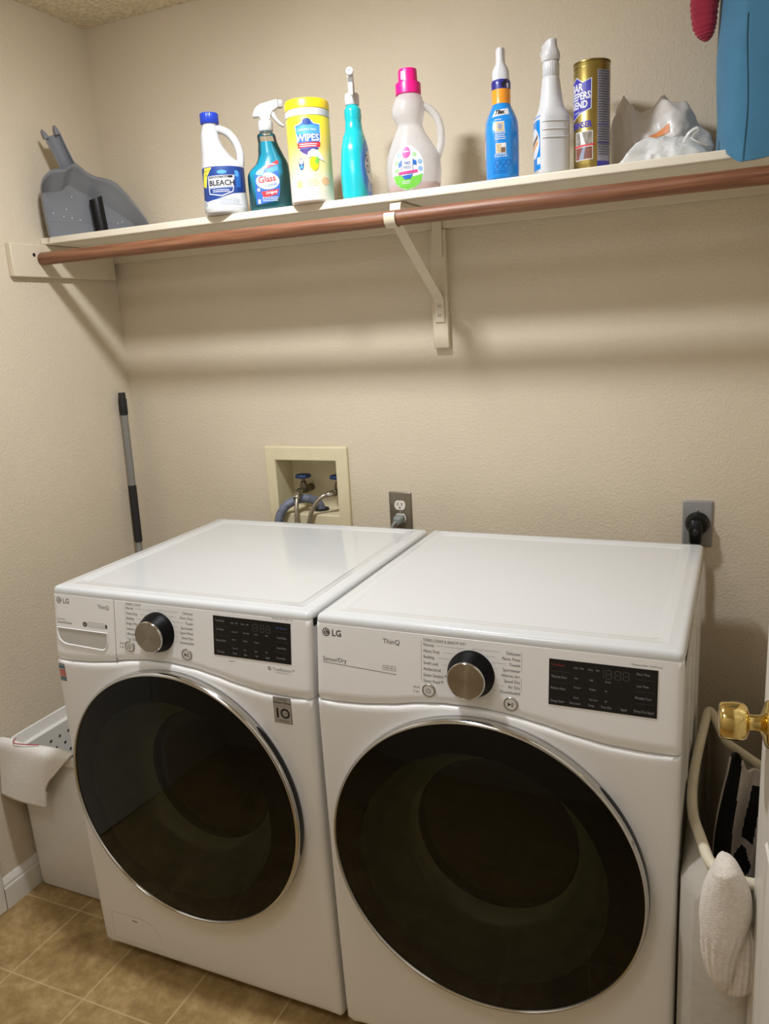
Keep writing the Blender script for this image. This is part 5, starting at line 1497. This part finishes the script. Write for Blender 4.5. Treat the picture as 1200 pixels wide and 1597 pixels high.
def peg(p, n, r, nm='hole'):
    bm = newbm(); n = Vector(n).normalized()
    u_ = n.orthogonal().normalized(); w_ = n.cross(u_)
    p = Vector(p)
    add_loft(bm, [[p + n*h_ + (u_*math.cos(2*PI*k/14) + w_*math.sin(2*PI*k/14))*r for k in range(14)] for h_ in (-.004, .0006)])
    return finish(nm, bm, M_hole, t, smooth=0)
hp0 = peg((0,0,0), (1,0,-.05), .0048)
def inner(z): return bx0+.004*(1-z/bh)+.0065+(.0235-.0065)*(z-.02)/.41-.19
cnt = 0
spots = []
for row, z in enumerate((.405, .375, .345)):
    for k in range(14):
        spots.append((z, -.655 + .034*k + (.017 if row % 2 else 0)))
for z, y in spots[1:40]:
    c = hp0.copy(); COL.objects.link(c); c.parent = t
    f = z/bh
    c.location = (inner(z), y+.44, z)
f = .405/bh
hp0.location = (inner(.405), -.655+.44, .405)
# outside row of holes down the front corner
for k in range(7):
    z = .30 - k*.026; f = z/bh
    c = hp0.copy(); COL.objects.link(c); c.parent = t
    c.rotation_euler = (0, 0, -PI/2); c.scale = (1, .55, .55)
    c.location = (.262-.19, by0+.040*(1-f)+.44 + .0035 + .0197*(z-.02)/.405, z)

M_cloth = mat('white_quilted_cloth', '#E9E4DC', rough=0.9, vary=0.02, bump=0.45, bscale=240, bdist=.0015, sheen=.15)
M_thread = mat('red_thread', '#B8475A', rough=.8, vary=.1)
bm = newbm()
nx, ny = 40, 34
grid = []
for i in range(nx+1):
    s = i/nx
    x = .004 + .262*s
    colm = []
    for j in range(ny+1):
        q = j/ny
        back = .016 + .008*s
        hang = (.155 + .02*s) * (1.0 - .34*max(0, (s-.60)/.40)) 
        Lt = back + hang
        d_ = q*Lt
        wob = .0025*math.sin(9*s+1) + .003*mnoise.noise(Vector((s*4, q*4, .3)))
        if d_ < back:
            y = by0 + (back - d_); z = bh + .006 + .010*math.sin(PI*(d_/back))*.6 - .020*(1-d_/back)**2 + wob
        else:
            e = d_-back
            y = by0 - .004 - .006*(1-math.exp(-e/.008)) - .06*e; z = bh + .006 - e*.97 + wob*.2
            y += .004*math.sin(7*s+e*20)
        xx = x - (.11*max(0, s-.6)/.4*max(0, (d_-back)/hang) if d_ > back else 0)
        colm.append((xx, y, z))
    grid.append(colm)
add_loft(bm, grid, False, False, False)
cloth = finish('cloth', bm, M_cloth, None, smooth=60)
md = cloth.modifiers.new('thickness', 'SOLIDIFY'); md.thickness = .004; md.offset = 1
piv = Vector((.14, -.70, .47)); cloth.data.transform(Matrix.Translation(-piv)); cloth.location = piv
tag(cloth, 'white quilted cloth with a red thread, draped over the front rim of the laundry basket', 'cloth')
bm = newbm(); add_tube(bm, [Vector(p)-piv for p in catmull([(.058,-.690,.492),(.060,-.700,.4905),(.070,-.706,.4885),(.092,-.7055,.4895),(.120,-.702,.491),(.150,-.696,.4925)], 8)], .0014, 8); finish('thread', bm, M_thread, cloth)

# ------------------------------------------------------------------ hamper, shirt and sock (right of the dryer)
M_hamper = film('off_white_hamper_film', '#D8D1C4')
M_hamperrim = mat('off_white_rim', '#DAD0B8', rough=0.4, vary=0.03)
t = thing('laundry_hamper', 'off-white laundry hamper with a rounded rim, wedged between the dryer and the door', 'hamper', (1.88, -.60, 0))
rim = catmull([(1.842,-.855,.645),(1.822,-.832,.647),(1.806,-.780,.65),(1.790,-.715,.65),(1.7835,-.64,.65),(1.7835,-.56,.65),(1.787,-.47,.65),(1.793,-.37,.65),(1.798,-.30,.65),(1.806,-.302,.65),(1.818,-.345,.648),(1.838,-.415,.645),(1.866,-.452,.645),(1.90,-.492,.645),(1.940,-.53,.645),(1.968,-.59,.645),(1.975,-.68,.645),(1.965,-.78,.645),(1.93,-.845,.645),(1.885,-.865,.645),(1.842,-.855,.645)], 6)[:-1]
rim = [p - Vector((1.88,-.60,0)) for p in rim]
bm = newbm(); loop_ = rim + [rim[0], rim[1]]
add_tube(bm, loop_[:-1], .0095, 14, caps=False); finish('rim', bm, M_hamperrim, t, smooth=60)
bm = newbm()
def hr(z, f, inn_=0.0):
    c0_ = sum(rim, Vector()) / len(rim)
    o_ = []
    mz = min(1, max(0, (.645-z)/.06)); mz = mz*mz*(3-2*mz)
    for k, p in enumerate(rim):
        p = p.copy(); wx, wy = p.x+1.88, p.y-.60
        if wx < 1.86 and wy < -.60:
            wt = 1.7755 + max(0, -.795-wy)**1.5*1.6
            p.x += (min(wx, wt) - wx)*mz
        d_ = p - c0_; d_.z = 0
        q = c0_ + d_*(f - inn_/max(.02, d_.length))
        o_.append((q.x, q.y, z))
    return o_
add_loft(bm, [hr(0,.90), hr(.0,.95), hr(.01,.97), hr(.2,.99), hr(.42,1.0), hr(.585,1.0), hr(.61,1.0), hr(.630,1.0), hr(.645,1.0), hr(.645,1.0,.003), hr(.630,1.0,.003), hr(.61,1.0,.003), hr(.585,1.0,.003), hr(.42,1.0,.003), hr(.2,.99,.003), hr(.012,.965,.003), hr(.008,.9,.003)], True, True)
finish('hamper_body', bm, M_hamper, t, smooth=60)

M_shirt = mat('white_patterned_fabric', '#CFC5BC', rough=.9, vary=.04, bump=.2, bscale=300, sheen=.1)
M_shirtblack = mat('black_fabric_print', '#0D0E14', rough=.9, vary=.1)
bm = newbm()
nx, ny = 48, 60
grid = []
def shirt_dark(s, q):
    if s < .34 + .10*(q-.2) and s > .02 and q > .0 : return True            # broad dark border
    if .56 < s < .90 and .10 < q < .62 and abs((s-.73) - (.30-q)*.35) < .13 and q < .45: return True
    if q > .50 and q < .70 and abs(s-.62) < .19*(1-abs(q-.585)/.11): return True
    if q > .78 and q < .98 and s > .70: return True
    return False
for i in range(nx+1):
    s = i/nx; colm = []
    for j in range(ny+1):
        q = j/ny
        x = 1.842 + .068*s - .016*math.sin(PI*q)*(1-s) + .006*math.sin(q*5+1)*(1-s)
        y = -.575 + .05*s + .012*math.sin(s*11+q*3) + .006*mnoise.noise(Vector((s*5, q*7, 2)))
        z = .690 + .014*math.sin(s*6+.6) - .03*s - .315*q
        y -= .05*q
        colm.append((x, y, z))
    grid.append(colm)
R_ = add_loft(bm, grid, False, False, False)
bm.faces.ensure_lookup_table()
idx = 0
for i in range(nx):
    for j in range(ny):
        if idx < len(bm.faces):
            bm.faces[idx].material_index = 1 if shirt_dark((i+.5)/nx, (j+.5)/ny) else 0
        idx += 1
sh = finish('patterned_shirt', bm, [M_shirt, M_shirtblack], None, smooth=60)
piv = Vector((1.875,-.57,.68)); sh.data.transform(Matrix.Translation(-piv)); sh.location = piv
md = sh.modifiers.new('thickness', 'SOLIDIFY'); md.thickness = .003
tag(sh, 'white cloth with bold black shapes hanging inside the off-white hamper', 'shirt')

M_sock = mat('white_ribbed_knit', '#E2D9CE', rough=.95, vary=.08, scale=160, bump=.6, bscale=330, bdist=.002, sheen=.2)
t = thing('sock', 'thick white ribbed sock hanging over the front rim of the off-white hamper', 'sock', (1.85, -.885, .66))
def sockpart(name, rows, y0, dep, rib):
    bm = newbm(); rings = []
    C_ = catmull([Vector((a, b, z)) for z, a, b in rows], 7)
    for i, v in enumerate(C_):
        cx_, hw, z = (v.x+v.y)/2, (v.y-v.x)/2, v.z
        ring = []
        for k in range(96):
            a = 2*PI*k/96
            rr = 1 + rib*math.sin(k*PI/3)*(1 if z < .575 else .15) + .05*math.sin(a*2 + z*42)*(1 if z > .56 else .4) + .02*mnoise.noise(Vector((math.cos(a)*2, math.sin(a)*2, z*40))) 
            ring.append((cx_ + hw*rr*math.cos(a) - 1.85, y0 + dep*min(1, hw/.02)*rr*math.sin(a) + .885 - .010*math.sin(PI*min(1, i/len(C_))), z + .006*math.cos(a) - .66))
        rings.append(ring)
    add_loft(bm, rings); return finish(name, bm, M_sock, t, smooth=60)
sockpart('sock_foot', [(.706,1.832,1.842),(.699,1.829,1.856),(.684,1.823,1.868),(.660,1.816,1.8785),(.632,1.8125,1.884),(.603,1.8115,1.8855),(.575,1.812,1.881),(.545,1.815,1.872),(.520,1.820,1.867),(.495,1.828,1.8645),(.475,1.838,1.862),(.462,1.848,1.858)], -.893, .026, .035)
sockpart('sock_cuff', [(.590,1.868,1.880),(.575,1.858,1.892),(.54,1.852,1.897),(.50,1.850,1.897),(.475,1.850,1.895),(.462,1.854,1.890),(.458,1.862,1.884)], -.882, .018, .045)

# ------------------------------------------------------------------ door with brass knob (right foreground)
M_doorpaint = mat('white_door_paint', '#DAD3C7', rough=0.4, vary=0.02, bump=.05, bscale=60)
M_brass = mat('polished_brass', '#DCC27C', rough=0.12, metal=1.0, vary=0.03)
LA = math.radians(5.0)
t = thing('door_1', 'white panelled door standing open along the right side, brass knob on its near face', 'door', (1.888, -.87, 0))
t['kind'] = 'structure'
HX = Vector((math.sin(LA), -math.cos(LA), 0)); HN = Vector((-math.cos(LA), -math.sin(LA), 0))    # along the leaf, out of the visible face
def dp_(u, n, z): return HX*u + HN*n + Vector((0,0,z))
def dbox(bm, u0, u1, n0, n1, z0, z1):
    q = [dp_(u, n, z) for z in (z0, z1) for n in (n0, n1) for u in (u0, u1)]
    v = [bm.verts.new(p) for p in q]
    for f in ((0,1,3,2),(4,6,7,5),(0,4,5,1),(2,3,7,6),(0,2,6,4),(1,5,7,3)): tris_quads(bm, [v[i] for i in f])
bm = newbm(); dbox(bm, 0, .76, -.035, 0, .012, 2.03)
finish('door_leaf', bm, M_doorpaint, t, smooth=0, bevel=.0015)
for u0, u1 in ((.105,.355),(.425,.655)):
    for z0, z1 in ((.22,.80),(1.0,1.58),(1.68,1.90)):
        bm = newbm()
        def rct(e, n): return [dp_(u, n, z) for u, z in ((u0+e, z0+e),(u1-e, z0+e),(u1-e, z1-e),(u0+e, z1-e))]
        add_loft(bm, [rct(0,-.001), rct(.004,.003), rct(.010,.0035), rct(.016,.001), rct(.03,.001), rct(.045,.004), rct(.05,.0045)], False, True)
        finish('raised_panel', bm, M_doorpaint, t, smooth=30)
KU, KZ = .062, .957
def lathe_n(bm, prof, n=48):
    rings = []
    for r_, h_ in prof:
        rings.append([dp_(KU + r_*math.cos(2*PI*k/n), h_, KZ + r_*math.sin(2*PI*k/n)) for k in range(n)])
    add_loft(bm, rings)
bm = newbm(); lathe_n(bm, [(.0335,0),(.0335,.002),(.031,.005),(.022,.008),(.016,.010),(.0125,.012),(.0115,.018),(.0115,.026),(.0135,.028)])
kb = finish('door_knob', bm, M_brass, t, smooth=40)
bm = newbm(); lathe_n(bm, [(.0125,.0265),(.017,.0275),(.0235,.030),(.0262,.034),(.0275,.042),(.0272,.052),(.0262,.060),(.0252,.0635),(.0235,.0655),(.020,.0655),(.017,.0645),(.004,.0645)])
finish('knob_head', bm, M_brass, kb, smooth=35)
